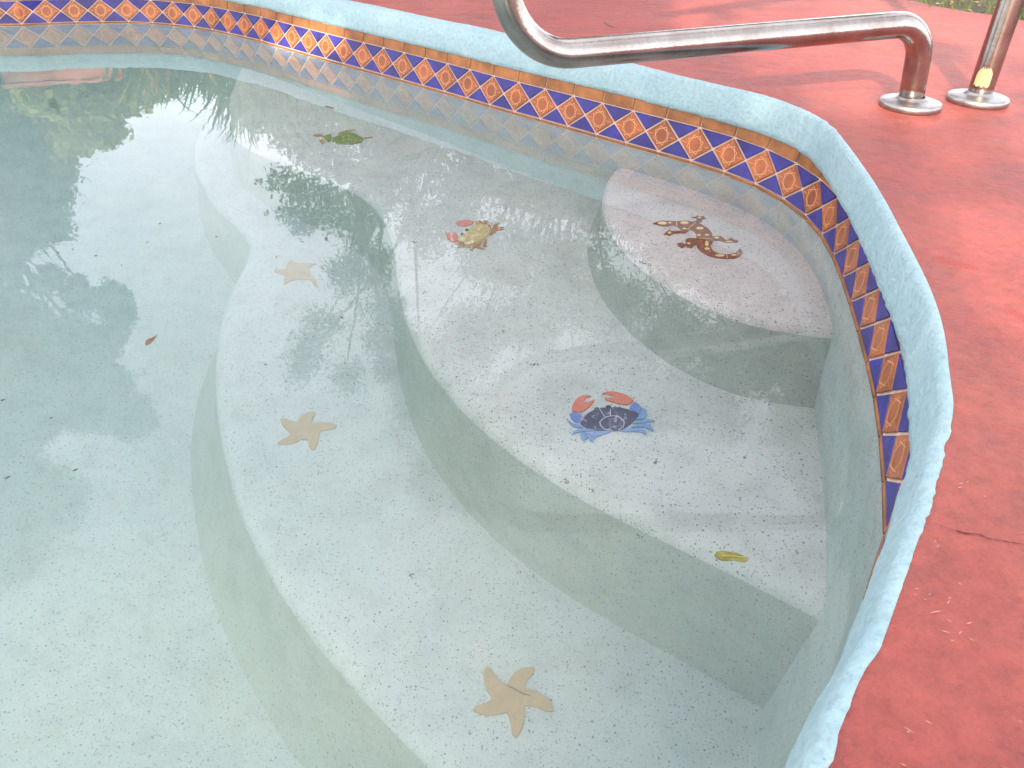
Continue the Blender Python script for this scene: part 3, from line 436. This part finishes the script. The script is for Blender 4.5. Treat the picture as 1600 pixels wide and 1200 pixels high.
# coping
def nz(s, f, a): return a * noise.noise(Vector((s * f, 3.1, 0)))
def sm(x): x = max(0., min(1., x)); return x * x * (3 - 2 * x)
def lip(s): return min(oI(s), .0105) + .0018 * sm((s - 5.9) * 2.2) * sm((7.0 - s) * 2.2)
def cop(s):
    i = lip(s); o = oO(s) + nz(s, 50, .0026) + nz(s, 160, .0018) + nz(s, 13, .003); o = max(o, i + .016); w = o - i
    i += nz(s, 60, .0016) + nz(s + 40, 210, .0010)
    z = nz(s + 9, 30, .002)
    dz = DZ - .135; return [(a, b + (dz if b > .125 else dz * .6 if b > .105 else 0)) for a, b in _cp(i, o, w, z)]
def _cp(i, o, w, z):
    return [(i + .035, .0915), (i + .004, .0885 + z), (i - .001, .0915 + z), (i - .0008, .100), (i + .0015, .112), (i + .05 * w + .003, .122), (i + .20 * w + .003, .1305), (i + .42 * w + .002, .1350), (i + .75 * w, .1364), (o - .0006, .1366), (o + .0003, .1358), (o + .0006, .130)]
mb = MB(); sweep(mb, cop, .005)
mb.build('coping', COPING, pool, True)

# water
mb = MB(); wl = [tuple(P(LEN * i / 500, .0012)[:2]) for i in range(500)]
slab(mb, wl, -1.0, 0.)
n = 500; mb.add([(x, y, -1.0) for x, y in wl], [t for t in [tuple(t) for t in tess([wl])]])
wo = mb.build('water', WATER); tag(wo, kind='structure')
bm = bmesh.new(); bm.from_mesh(wo.data); bmesh.ops.remove_doubles(bm, verts=bm.verts, dist=1e-6); bmesh.ops.recalc_face_normals(bm, faces=bm.faces); bm.to_mesh(wo.data); bm.free()

# deck and ground
EDGEJ = []
E_ = [(2.3, .2), (1.95, 1.0), (1.6, 1.6)] + EDGE + [(.95, 2.78), (.5, 3.35), (-.5, 3.5), (-2.5, 3.35), (-4.6, 3.2), (-6, 1), (-6, -2.6), (-2, -3.4), (1, -3), (2.3, -1.5)]
for a, b in zip(E_, E_[1:] + E_[:1]):
    n = max(2, int((Vector(b) - Vector(a)).length / .02))
    for k in range(n):
        p = Vector(a).lerp(Vector(b), k / n); q = noise.noise_vector(Vector((p.x * 12, p.y * 12, 1))) * .014 + noise.noise_vector(Vector((p.x * 45, p.y * 45, 1))) * .006
        EDGEJ.append((p.x + q.x, p.y + q.y))
mb = MB(); n = 1400
hole = []
for i in range(n):
    s = LEN * i / n; hole.append(tuple(P(s, max(oO(s), lip(s) + .016) - .006)[:2]))
sheet(mb, [EDGEJ, hole], DZ)
m0 = len(EDGEJ); mb.add([(x, y, DZ) for x, y in EDGEJ] + [(x, y, DZ - .06) for x, y in EDGEJ], [(i, i + m0, (i + 1) % m0 + m0, (i + 1) % m0) for i in range(m0)])
for L in CRACKS:
    L2 = [tuple(Vector(p) + noise.noise_vector(Vector((p[0] * 30, p[1] * 30, 5))).xy * .003) for p in resamp(L, 40)]
    w = [(.0007 if 6 < i < 18 else .00035) * (.4 + abs(noise.noise(Vector((i * .35, 0, 2)))) * 2.2) for i in range(40)]
    a = []; b = []
    for i, p in enumerate(L2):
        t = (Vector(L2[min(i + 1, 39)]) - Vector(L2[max(i - 1, 0)])).normalized(); a.append((p[0] - t.y * w[i], p[1] + t.x * w[i])); b.append((p[0] + t.y * w[i], p[1] - t.x * w[i]))
    sheet(mb, [a + b[::-1]], DZ + .0008, 1)
for x, y in SCUFF_PTS:
    for k in range(5):
        a = random.uniform(-.9, .9); l = random.uniform(.0006, .0026) * (2.2 if random.random() < .1 else 1); p = (x + random.gauss(0, .012), y + random.gauss(0, .012))
        sheet(mb, [[(p[0] - l * math.cos(a), p[1] - l * math.sin(a)), (p[0], p[1] - .0003), (p[0] + l * math.cos(a), p[1] + l * math.sin(a)), (p[0], p[1] + .0004)]], DZ + .0009, 3)
tag(mb.build('deck', [DECK, CRACK, CHIP, SCUFF]), kind='structure')

def ground_mat():
    m, nt, bs = mat('leaf litter and soil')
    a = tex(nt, scale=6, detail=8, rough=.7); b = tex(nt, scale=60, detail=6, rough=.8)
    c = ramp(nt, a.outputs['Fac'], [(.35, (.05, .075, .022)), (.5, (.12, .10, .06)), (.7, (.20, .16, .11))])
    c = mix(nt, 1., c, ramp(nt, b.outputs['Fac'], [(.3, g(.5)), (.7, g(1.4))]), 'MULTIPLY')
    nt.links.new(c, bs.inputs['Base Color']); bs.inputs['Roughness'].default_value = .95; bump(nt, bs, b.outputs['Fac'], .02, 1); return m
GROUND = ground_mat()
mb = MB(); big = [(90 * math.cos(2 * math.pi * i / 48), 90 * math.sin(2 * math.pi * i / 48)) for i in range(48)]
small = [(p[0] * .985, p[1] * .985) for p in EDGEJ[::3]]
sheet(mb, [big, small], DZ - .02); tag(mb.build('ground', GROUND), kind='structure')

# grass and dead leaves at the deck's far corner
GRASS = leafm('short grass', (.05, .10, .02), (.14, .17, .04)); DRY = plain('dry leaf litter', (.30, .19, .12), .9, .5, 60)
mb = MB()
for i in range(5200):
    x = random.uniform(.7, 2.6); y = random.uniform(1.9, 3.9)
    if (Vector((x, y)) - Vector((1.12, 2.48))).dot(Vector((.82, .57))) < .035 + .03 * noise.noise(Vector((x * 9, y * 9, 0))): continue
    if noise.noise(Vector((x * 5, y * 5, 7))) < -.12: 
        if random.random() < .8: continue
    h = random.uniform(.02, .06); a = random.uniform(0, 6.28); w = .0022; dx, dy = math.cos(a) * w, math.sin(a) * w; bx, by = random.gauss(0, .02), random.gauss(0, .02); z = DZ - .02
    mb.add([(x - dx, y - dy, z), (x + dx, y + dy, z), (x + bx * .5 + dx * .7, y + by * .5 + dy * .7, z + h * .6), (x + bx, y + by, z + h), (x + bx * .5 - dx * .7, y + by * .5 - dy * .7, z + h * .6)], [(0, 1, 2, 3, 4)], 0)
tag(mb.build('grass', GRASS), 'short green grass growing past the far corner of the red deck', 'grass', kind='stuff')
mb = MB()
for i in range(1500):
    x = random.uniform(.7, 2.6); y = random.uniform(1.9, 3.9)
    if (Vector((x, y)) - Vector((1.12, 2.48))).dot(Vector((.82, .57))) < .02: continue
    a = random.uniform(0, 6.28); l = random.uniform(.006, .02); t = random.uniform(-.4, .4); z = DZ - .014
    c, s_ = math.cos(a) * l, math.sin(a) * l
    mb.add([(x - c, y - s_, z), (x + s_ * .35, y - c * .35, z + .004), (x + c, y + s_, z + t * .01), (x - s_ * .35, y + c * .35, z + .003)], [(0, 1, 2, 3)])
tag(mb.build('leaf_litter', DRY), 'brown leaf litter and wood chips among the grass beyond the deck', 'leaf litter', kind='stuff')

# ---------------------------------------------------------------- handrail
U_ = Vector((-.95910525, -.28304968, 0)); B1 = Vector((*RB1, DZ)); B2 = Vector((*RB2, DZ)); U_ = (B1 - B2).normalized()
def rp(u, z): return B1 + U_ * u + Vector((0, 0, z - DZ))
def bend(P0, P1, P2, r, n=10):
    a = (P0 - P1).normalized(); b = (P2 - P1).normalized(); th = a.angle(b); d = r / math.tan(th / 2)
    A, B = P1 + a * d, P1 + b * d; c = P1 + (a + b).normalized() * r / math.sin(th / 2); o = []
    va, vb = A - c, B - c; w = va.angle(vb)
    for i in range(n + 1):
        t = i / n; o.append(c + (va * math.sin((1 - t) * w) + vb * math.sin(t * w)) / math.sin(w))
    return o
K = [rp(-.145, DZ), rp(-.145, .875), rp(.10, .90), rp(.715, .635), rp(.765, .66), rp(.742, .258), rp(.020, .2835), rp(0, DZ)]
K[2] = rp(.02, .935)
path = [K[0]] + bend(K[0], K[1], K[3], .075) + bend(K[1], K[3], K[5], .10, 12)[0:] + bend(K[3], K[5], K[6], .10, 14) + bend(K[5], K[6], K[7], .062, 12) + [K[7]]
pp = [path[0]]
for q in path[1:]:
    d = (q - pp[-1]).length
    n = max(1, int(d / .03)); a = pp[-1]
    for k in range(1, n + 1): pp.append(a.lerp(q, k / n))
rail = _thing('handrail', 'stainless steel tubular handrail looping out over the coping, with both feet on the red deck', 'handrail', tuple((B1 + B2) / 2), None)
org = (B1 + B2) / 2
mb = MB(org); tube(mb, pp, .0203, 32); mb.build('rail_tube', STEEL, rail, True)
for B_ in (B1, B2):
    mb = MB(org)
    lathe(mb, [(.0203, .0195), (.0235, .0185), (.0245, .0160), (.030, .0150), (.042, .0130), (.0468, .0120), (.0490, .0112), (.0503, .0092), (.0506, .0065), (.0506, .0015), (.0498, .0004)], B_)
    f = mb.build('flange', PLATE, rail, True)
STICK = plain('yellowed sticker', (.36, .33, .17), .6, .1, 60)
mb = MB(org); 
cam_dir = math.atan2(-B2.y, -B2.x)
vs = []; ns, nz_ = 10, 6
for j in range(nz_ + 1):
    for i in range(ns + 1):
        v = j / nz_; half = .62 * (1 - max(0, v - .55) ** 2 * 2.6)
        a = cam_dir - .12 + (i / ns * 2 - 1) * half; vs.append((B2.x + .0209 * math.cos(a), B2.y + .0209 * math.sin(a), B2.z + .031 + .030 * v + .002 * math.sin(i * 2.)))
mb.add(vs, [(j * (ns + 1) + i, j * (ns + 1) + i + 1, (j + 1) * (ns + 1) + i + 1, (j + 1) * (ns + 1) + i) for j in range(nz_) for i in range(ns)])
st = mb.build('sticker', STICK, rail, True); st['label'] = 'yellowed paper sticker at the foot of the farther post'

# ----------------------------------------------------------------- mosaics
def mz(name, a, b, rough=.5, sc_=160, dot=None):
    m, nt, bs = mat(name); n = tex(nt, scale=sc_, detail=3, rough=.6)
    c = ramp(nt, n.outputs['Fac'], [(.32, a), (.5, tuple((x + y) / 2 for x, y in zip(a, b))), (.7, b)])
    if dot:
        n2 = tex(nt, scale=120, detail=2); c = mix(nt, ramp(nt, n2.outputs['Fac'], [(.60, g(0)), (.68, g(.8))]), c, dot)
    nt.links.new(c, bs.inputs['Base Color']); bs.inputs['Roughness'].default_value = rough; return m
MC = dict(coral=mz('coral glaze', (.66, .13, .075), (.74, .18, .11)), blue=mz('mid blue glaze', (.10, .16, .50), (.16, .24, .60)), sky=mz('soft blue glaze', (.13, .24, .55), (.22, .33, .60)),
          plum=mz('dark plum glaze', (.022, .003, .060), (.055, .012, .13), dot=(.38, .33, .50)), black=mz('black glaze', (.02, .02, .02), (.03, .02, .02)), grout=mz('pale mosaic grout', (.60, .58, .66), (.66, .62, .68)),
          tan=mz('tan glaze', (.56, .38, .13), (.66, .46, .20)), rust=mz('rust brown glaze', (.36, .13, .03), (.50, .20, .05)), cream=mz('cream grout line', (.78, .62, .34), (.80, .66, .4)),
          red=mz('salmon glaze', (.72, .16, .13), (.78, .24, .18)), olive=mz('olive green glaze', (.11, .15, .01), (.26, .31, .03), sc_=160), lime=mz('yellow line', (.50, .50, .09), (.58, .58, .14)), brown=mz('chestnut glaze', (.20, .035, .012), (.36, .09, .025)),
          spot=mz('pale yellow glaze', (.82, .60, .24), (.88, .70, .36)), sand=mz('sand coloured tile', (.43, .27, .145), (.51, .33, .18), .6, 45, dot=(.38, .28, .19)), twig=mz('twig', (.05, .04, .03), (.1, .08, .05)))
def mosaic(key, name, label, cat, depth, parts, group='mosaic animals set into the steps'):
    M = MOS[key]; allp = [p for v in M.values() for L in v for p in L]
    c = (sum(p[0] for p in allp) / len(allp), sum(p[1] for p in allp) / len(allp), -depth)
    t = _thing(name, label, cat, c, group)
    made = {}
    for k, (nm, mk) in parts.items():
        if k == 'line' or k == 'spot' or k not in M: continue
        for L in M[k]:
            mb = MB(c); slab(mb, L, -depth - .001, -depth + .003, 0)
            mats = [MC[mk]]
            if k in ('shell', 'body'):
                for kk in ('spot', 'line'):
                    if kk in M and kk in parts:
                        mats.append(MC[parts[kk][1]])
                        for q in M[kk]: slab(mb, q if kk == 'spot' else stroke(q, .0011), -depth + .002, -depth + (.0034 if kk == 'spot' else .0037), len(mats) - 1)
            mb.build(nm, mats, t)
    return t
mosaic('blue_crab', 'crab_mosaic', 'dark purple crab mosaic with coral claws and blue legs on the middle step', 'mosaic', D2,
       dict(claw=('claw', 'coral'), arm=('arm', 'blue'), leg=('leg', 'sky'), shell=('shell', 'plum'), line=('', 'grout'), eye=('eye', 'black')))
mosaic('brown_crab', 'crab_mosaic', 'small tan crab mosaic with salmon claws and rust brown legs on the middle step', 'mosaic', D2,
       dict(claw=('claw', 'red'), arm=('arm', 'rust'), leg=('leg', 'rust'), shell=('shell', 'tan'), line=('', 'cream'), eye=('eye', 'black')))
mosaic('turtle', 'turtle_mosaic', 'olive green turtle mosaic near the tiled far wall', 'mosaic', D2,
       dict(head=('head', 'olive'), flipper=('flipper', 'rust'), shell=('shell', 'olive'), line=('', 'lime')))
mosaic('lizard', 'lizard_mosaic', 'brown spotted gecko mosaic with curled tail on the topmost step', 'mosaic', D1,
       dict(leg=('leg', 'brown'), body=('body', 'brown'), spot=('', 'spot'), line=('', 'spot')))
mosaic('star_a', 'starfish_mosaic', 'largest sand coloured starfish mosaic, nearest the camera at the bottom of the photo', 'mosaic', D3, dict(body=('body', 'sand')), 'starfish mosaics on the lowest step')
mosaic('star_b', 'starfish_mosaic', 'middle one of the three sand coloured starfish mosaics on the lowest step', 'mosaic', D3, dict(body=('body', 'sand')), 'starfish mosaics on the lowest step')
mosaic('star_c', 'starfish_mosaic', 'farthest and faintest starfish mosaic on the lowest step, under the reflected sky', 'mosaic', D3, dict(body=('body', 'sand')), 'starfish mosaics on the lowest step')

# ------------------------------------------------------------ small litter
def leafobj(name, L, z, m, label, th=.0005, curl=.002, mid=None):
    c = (sum(p[0] for p in L) / len(L), sum(p[1] for p in L) / len(L), z)
    t = MB(c); slab(t, L, z, z + th)
    if mid: slab(t, stroke(mid, .0008), z + th, z + th + .0006, 1)
    o = t.build(name, m); tag(o, label, 'leaf' if 'leaf' in name else 'twig'); return o
YL = mz('yellow green leaf', (.10, .11, .012), (.26, .22, .04), .6, 120); YV = plain('leaf vein', (.42, .36, .12)); BL = mz('brown leaf', (.10, .045, .03), (.20, .09, .06), .6, 90)
mid = [tuple((Vector(YLEAF[i]) + Vector(YLEAF[-2 - i])) / 2) for i in (1, 3, 4, 5)]
leafobj('fallen_leaf', YLEAF, .0006, [YL, YV], 'yellow green leaf floating over the edge of the middle step', mid=mid)
leafobj('fallen_leaf', BLEAF, .0006, BL, 'small brown leaf floating alone on the reflected sky')
leafobj('fallen_leaf', BLEAF2, .0006, BL, 'thin brown leaf floating just below the turtle mosaic')
L = MOS['star_a']['twig'][0]
leafobj('twig', stroke(L, .0009), -D3 + .0032, MC['twig'], 'thin dark twig lying across the largest starfish mosaic')
leafobj('twig', stroke(TWIG, .004), DZ + .0005, MC['twig'], 'curled dark twig on the red deck under the handrail')
mb = MB()
for i, (x, y, z) in enumerate(deb):
    for k in range(3 if i < 7 else 5):
        a = random.uniform(0, 3.14); l = random.uniform(.0008, .0032); w = random.uniform(.0004, .0011); p = (x + random.gauss(0, .003), y + random.gauss(0, .003))
        c, s_ = math.cos(a), math.sin(a)
        slab(mb, [(p[0] - c * l, p[1] - s_ * l), (p[0] + s_ * w, p[1] - c * w), (p[0] + c * l, p[1] + s_ * l), (p[0] - s_ * w, p[1] + c * w)], z + .0003, z + .0016)
for i in range(420):
    x = random.uniform(-.6, .45); y = random.uniform(.45, 1.9)
    pass
tag(mb.build('debris', MC['twig']), 'dark crumbs of leaf and grit lying on the underwater steps', 'debris', kind='stuff')
mb = MB()
for i, (x, y) in enumerate(FLOAT):
    a = random.uniform(0, 3.14); l = random.uniform(.0010, .0028); w = .0006; c, s_ = math.cos(a), math.sin(a)
    slab(mb, [(x - c * l, y - s_ * l), (x + s_ * w, y - c * w), (x + c * l, y + s_ * l), (x - s_ * w, y + c * w)], .0004, .0012)
for i in range(36):
    x = random.uniform(-1.2, -.1); y = random.uniform(.5, 2.3); a = random.uniform(0, 3.14); l = random.uniform(.0008, .0025); w = .0005; c, s_ = math.cos(a), math.sin(a)
    slab(mb, [(x - c * l, y - s_ * l), (x + s_ * w, y - c * w), (x + c * l, y + s_ * l), (x - s_ * w, y + c * w)], .0004, .0010)
tag(mb.build('floating_specks', MC['twig']), 'tiny dark specks of plant matter floating on the water', 'floating debris', kind='stuff')

# ------------------------------------------------ garden seen in the water
def leaf_quad(vs, fs, p, l, w):
    d = Vector((random.gauss(0, 1), random.gauss(0, 1), random.gauss(0, .8))).normalized()
    e = d.cross(Vector((random.gauss(0, 1), random.gauss(0, 1), random.gauss(0, 1)))).normalized()
    n = len(vs); vs += [tuple(p - d * l), tuple(p + e * w), tuple(p + d * l), tuple(p - e * w)]; fs.append((n, n + 1, n + 2, n + 3))
def crown(clumps, n_per, l, w, spray=.25):
    vs, fs = [], []
    for (x, y, z, rx, rz) in clumps:
        c = Vector((x, y, z)); n = int(n_per * (rx * rz) / .06)
        subs = []
        for _ in range(14):
            v = Vector((random.gauss(0, 1), random.gauss(0, 1), random.gauss(0, 1))).normalized() * random.uniform(.35, 1.0)
            subs.append(c + Vector((v.x * rx * .8, v.y * rx * 1.0, v.z * rz * .8)))
        for i in range(n):
            if random.random() < .72:
                q = random.choice(subs); r = .36
                v = Vector((random.gauss(0, 1), random.gauss(0, 1), random.gauss(0, 1))); p = q + Vector((v.x * rx, v.y * rx, v.z * rz)) * r * .55
            else:
                v = Vector((random.gauss(0, 1), random.gauss(0, 1), random.gauss(0, 1))).normalized() * random.random() ** .4
                p = c + Vector((v.x * rx, v.y * rx, v.z * rz))
            leaf_quad(vs, fs, p, l * random.uniform(.6, 1.3), w * random.uniform(.7, 1.3))
    return vs, fs
def tree(name, label, clumps, leafmat, n_per, l, w, trunk_r=.09, group=None, base=None):
    cx = sum(c[0] for c in clumps) / len(clumps); cy = sum(c[1] for c in clumps) / len(clumps); zm = min(c[2] for c in clumps)
    b = Vector(base or (cx, cy, DZ - .02)); b.z = DZ - .02
    t = _thing(name, label, 'tree', tuple(b), group)
    vs, fs = crown(clumps, n_per, l, w)
    m = MB(b); m.add(vs, fs); m.build('crown', leafmat, t)
    m = MB(b); top = Vector((cx, cy, max(zm, DZ + .6)))
    tube(m, [b + Vector((0, 0, -.05)), b.lerp(top, .4) + Vector((.05, .03, 0)), top], [trunk_r, trunk_r * .8, trunk_r * .55], 10)
    for c in clumps:
        q = Vector(c[:3]); s_ = b.lerp(top, random.uniform(.6, 1)); tube(m, [s_, s_.lerp(q, .5) + Vector((random.gauss(0, .05), random.gauss(0, .05), .08)), q], [trunk_r * .22, trunk_r * .12, .004], 6)
    m.build('trunk', BARK, t, True)
    return t
TR = dict(TREES)
GRP = 'trees round the pool, seen reflected in the water'
tree('evergreen_tree', 'dense dark evergreen reflected at the upper left of the water', TR['dark'], LEAF, 3600, .035, .011, group=GRP)
tree('broadleaf_tree', 'yellow green sunlit tree reflected between the dark evergreen and the sky', TR['gold'], LEAFG, 2600, .03, .014, group=GRP)
tree('oak_tree', 'loose mid green tree reflected at the left edge below the dark evergreen', TR['oak'], LEAFO, 2600, .03, .014, group=GRP)
tree('olive_tree', 'pale grey green tree whose reflection speckles the steps on the right', TR['grey'], LEAFS, 1900, .024, .010, group=GRP)
tree('broadleaf_tree', 'green tree reflected across the middle step beside the open sky', TR['green'], LEAFO, 1500, .018, .008, group=GRP, base=(.9, 4.6, 0))

# low red wall and strap leaved plants behind the far edge
mb = MB((-1.75, 3.16, DZ))
def box(mb, a, b, th, z0, z1):
    a, b = Vector(a), Vector(b); t = (b - a).normalized(); nn = Vector((-t.y, t.x)) * th
    q = [a, b, b + nn, a + nn]; slab(mb, [tuple(p) for p in q], z0, z1)
box(mb, (-1.90, 3.06), (-1.40, 3.31), .14, DZ + .001, .288)
box(mb, (-1.905, 3.05), (-1.395, 3.305), .165, .2885, .302)
tag(mb.build('low_wall', plain('salmon painted masonry', (.36, .11, .075), .8, .2, 20, bmp=.003)), 'low salmon red masonry wall reflected at the top left of the water', 'wall')
mb = MB((-.9, 3.3, DZ)); MB2 = MB((-.9, 3.3, DZ))
for i in range(900):
    u = random.random(); x = -1.46 + .89 * u + random.gauss(0, .03); y = 3.06 + .33 * u + abs(random.gauss(0, .10)); z = DZ
    h = random.uniform(.20, .34) * (1 if u > .25 else .55) * (1 + .3 * math.sin(u * 17)); a = random.uniform(0, 6.28); lx = math.cos(a) * random.uniform(.02, .20); ly = math.sin(a) * random.uniform(.02, .16); w = .006
    prev = None; vs = []
    for k in range(7):
        t = k / 6; px = x + lx * t ** 1.6; py = y + ly * t ** 1.6; pz = z + h * (t * 1.35 - .35 * t * t * t); ww = w * (1 - t ** 2.2) + .0006
        vs += [(px - ww, py, pz), (px + ww, py, pz)]
    (MB2 if u < .3 and random.random() < .25 else mb).add(vs, [(2 * k, 2 * k + 1, 2 * k + 3, 2 * k + 2) for k in range(6)])
pl = _thing('strap_leaf_plant', 'clump of long arching strap leaves reflected along the far edge of the pool', 'plant', (-.9, 3.3, DZ), None)
mb.build('green_blades', STRAPM, pl); MB2.build('yellow_blades', leafm('yellowed strap leaf', (.25, .2, .04), (.4, .3, .06)), pl)
# hedge
hv, hf = [], []
for i in range(22000):
    u = random.random(); x = -4.8 + 4.2 * u; y = 3.8 + .55 * u + random.uniform(0, .5)
    z = DZ + random.random() ** .8 * (.22 + .05 * u + .08 * noise.noise(Vector((x * 3, 0, 0))))
    leaf_quad(hv, hf, Vector((x, y, z)), .026, .011)
mb = MB((-2.8, 4.2, DZ)); mb.add(hv, hf); hd = _thing('hedge', 'low dark hedge behind the strap leaves, reflected at the top left', 'hedge', (-2.8, 4.2, DZ), None); mb.build('foliage', LEAF, hd)
mb = MB((-2.8, 4.2, DZ))
for i in range(14):
    mb = MB((-2.8, 4.2, DZ)); tube(mb, [(-4.7 + .3 * i, 4.05 + .04 * i, DZ - .03), (-4.68 + .3 * i, 4.07 + .04 * i, DZ + .35)], [.012, .006], 6)
    mb.build('stem', BARK, hd, True)

# ------------------------------------------------- light: low sun behind
SE = R(SUN_E); sh = Vector((SHX, SHY, 0)).normalized(); SUNV = (-sh * math.cos(SE) + Vector((0, 0, math.sin(SE)))).normalized()
LAT = sh.cross(Vector((0, 0, 1))).normalized()
sv, sf = [], []
tries = 0
while len(sf) < 26000 and tries < 60000:
    tries += 1
    x = random.uniform(-2.3, 1.7); y = random.uniform(.1, 3.4)
    d = 1.
    q = Vector((x, y))
    dp = (q - Vector(PATCH)); e = abs(dp.x * .8 + dp.y * .6)
    if dp.length < PATCH_R or (q - Vector(PATCHB)).length < .15: continue  # gaps left in the added crown so the sun patches get through
    if x > .40 + .1 * noise.noise(Vector((y * 2, 0, 0))):
        nn = noise.noise(Vector((x * 2.6, y * 1.5, 4.)))
        lit = y > .58 and x > .43 + .22 * (y - .6) + .05 * noise.noise(Vector((y * 4, 1, 0)))
        d = (.12 if nn > .18 else .015) if lit else .45
        if y > 1.45: d = .012 if nn < .12 else .10
    elif y > 2.85: d = .5
    if random.random() > d: continue
    leaf_quad(sv, sf, Vector((x, y, .1)) + SUNV * random.uniform(5.2, 7.4), .058, .030)
tc = Vector((-.9, 1.5, .1)) + SUNV * 6.3; tb_ = (tc.x, tc.y, DZ - .02)
t = _thing('added_shade_tree', 'unseen broadleaf tree added behind the camera, crown shaped to shade the pool', 'tree', tb_, GRP)  # unseen sun blocker; its leaves are laid out along the sun direction
mb = MB(tb_); mb.add(sv, sf); mb.build('crown', LEAFO, t)
mb = MB(tb_); tube(mb, [tb_, (tc.x + .1, tc.y, tc.z * .5), (tc.x, tc.y, tc.z)], [.16, .12, .06], 12)
for k in range(12):
    a = (random.uniform(-2.2, 2.2), random.uniform(-1, 1)); q = tc + LAT * a[0] + Vector((0, 0, a[1] * .8)); s_ = Vector((tc.x, tc.y, tc.z * .7)); tube(mb, [s_, s_.lerp(q, .5) + Vector((0, 0, .15)), q], [.05, .03, .008], 7)
mb.build('trunk', BARK, t, True)

sun = bpy.data.lights.new('sun', 'SUN'); sun.energy = SUN_P; sun.angle = R(.6); sun.color = (1., .86, .66)
so = bpy.data.objects.new('sun', sun); COL.objects.link(so); so.rotation_euler = SUNV.to_track_quat('Z', 'Y').to_euler()
w = bpy.data.worlds.new('World'); sc.world = w; w.use_nodes = True; nt = w.node_tree
sky = nt.nodes.new('ShaderNodeTexSky'); sky.sky_type = 'NISHITA'; sky.sun_disc = False; sky.sun_elevation = SE
sky.sun_rotation = math.atan2(SUNV.x, SUNV.y); sky.air_density = 1.2; sky.dust_density = 3.
bg = nt.nodes['Background']; bg.inputs['Strength'].default_value = SKY_P
tcw = nt.nodes.new('ShaderNodeTexCoord'); cn = tex(nt, scale=2.2, detail=6, rough=.6, co=tcw.outputs['Generated'])
cf = ramp(nt, cn.outputs['Fac'], [(.30, g(.35)), (.65, g(.85))])
sz = nt.nodes.new('ShaderNodeSeparateXYZ'); nt.links.new(tcw.outputs['Generated'], sz.inputs[0])
hz = nt.nodes.new('ShaderNodeMapRange'); nt.links.new(sz.outputs[2], hz.inputs['Value']); hz.inputs['From Min'].default_value = .1; hz.inputs['From Max'].default_value = .75; hz.inputs['To Min'].default_value = 1.45; hz.inputs['To Max'].default_value = .95
hm = nt.nodes.new('ShaderNodeVectorMath'); hm.operation = 'SCALE'; nt.links.new(mix(nt, cf, sky.outputs[0], CLOUD), hm.inputs[0]); nt.links.new(hz.outputs['Result'], hm.inputs['Scale'])
nt.links.new(hm.outputs[0], bg.inputs['Color'])

# ------------------------------------------------------------------ camera
cam = bpy.data.cameras.new('camera'); cam.sensor_width = 36; cam.lens = 1265 / 1600 * 36; cam.clip_start = .01; cam.clip_end = 300
co = bpy.data.objects.new('camera', cam); COL.objects.link(co); sc.camera = co
pit, rol = R(34.17), R(1.67)
fw = Vector((0, math.cos(pit), -math.sin(pit))); rt = Vector((1, 0, 0)); up = Vector((0, math.sin(pit), math.cos(pit)))
r2 = rt * math.cos(rol) + up * math.sin(rol); u2 = -rt * math.sin(rol) + up * math.cos(rol)
M = Matrix((r2, u2, -fw)).transposed().to_4x4(); M.translation = Vector((0, 0, .52)); co.matrix_world = M
sc.view_settings.view_transform = 'Standard'; sc.view_settings.look = 'None'; sc.view_settings.exposure = EXPO; sc.view_settings.gamma = 1
sc.render.engine = 'CYCLES'; cy = sc.cycles; cy.use_denoising = True
try: cy.denoiser = 'OPENIMAGEDENOISE'; cy.denoising_prefilter = 'ACCURATE'
except Exception: pass
cy.use_adaptive_sampling = True; cy.adaptive_threshold = .02; cy.max_bounces = 12; cy.transmission_bounces = 9; cy.diffuse_bounces = 3; cy.glossy_bounces = 4; cy.volume_bounces = 5; cy.transparent_max_bounces = 12; cy.sample_clamp_indirect = 8
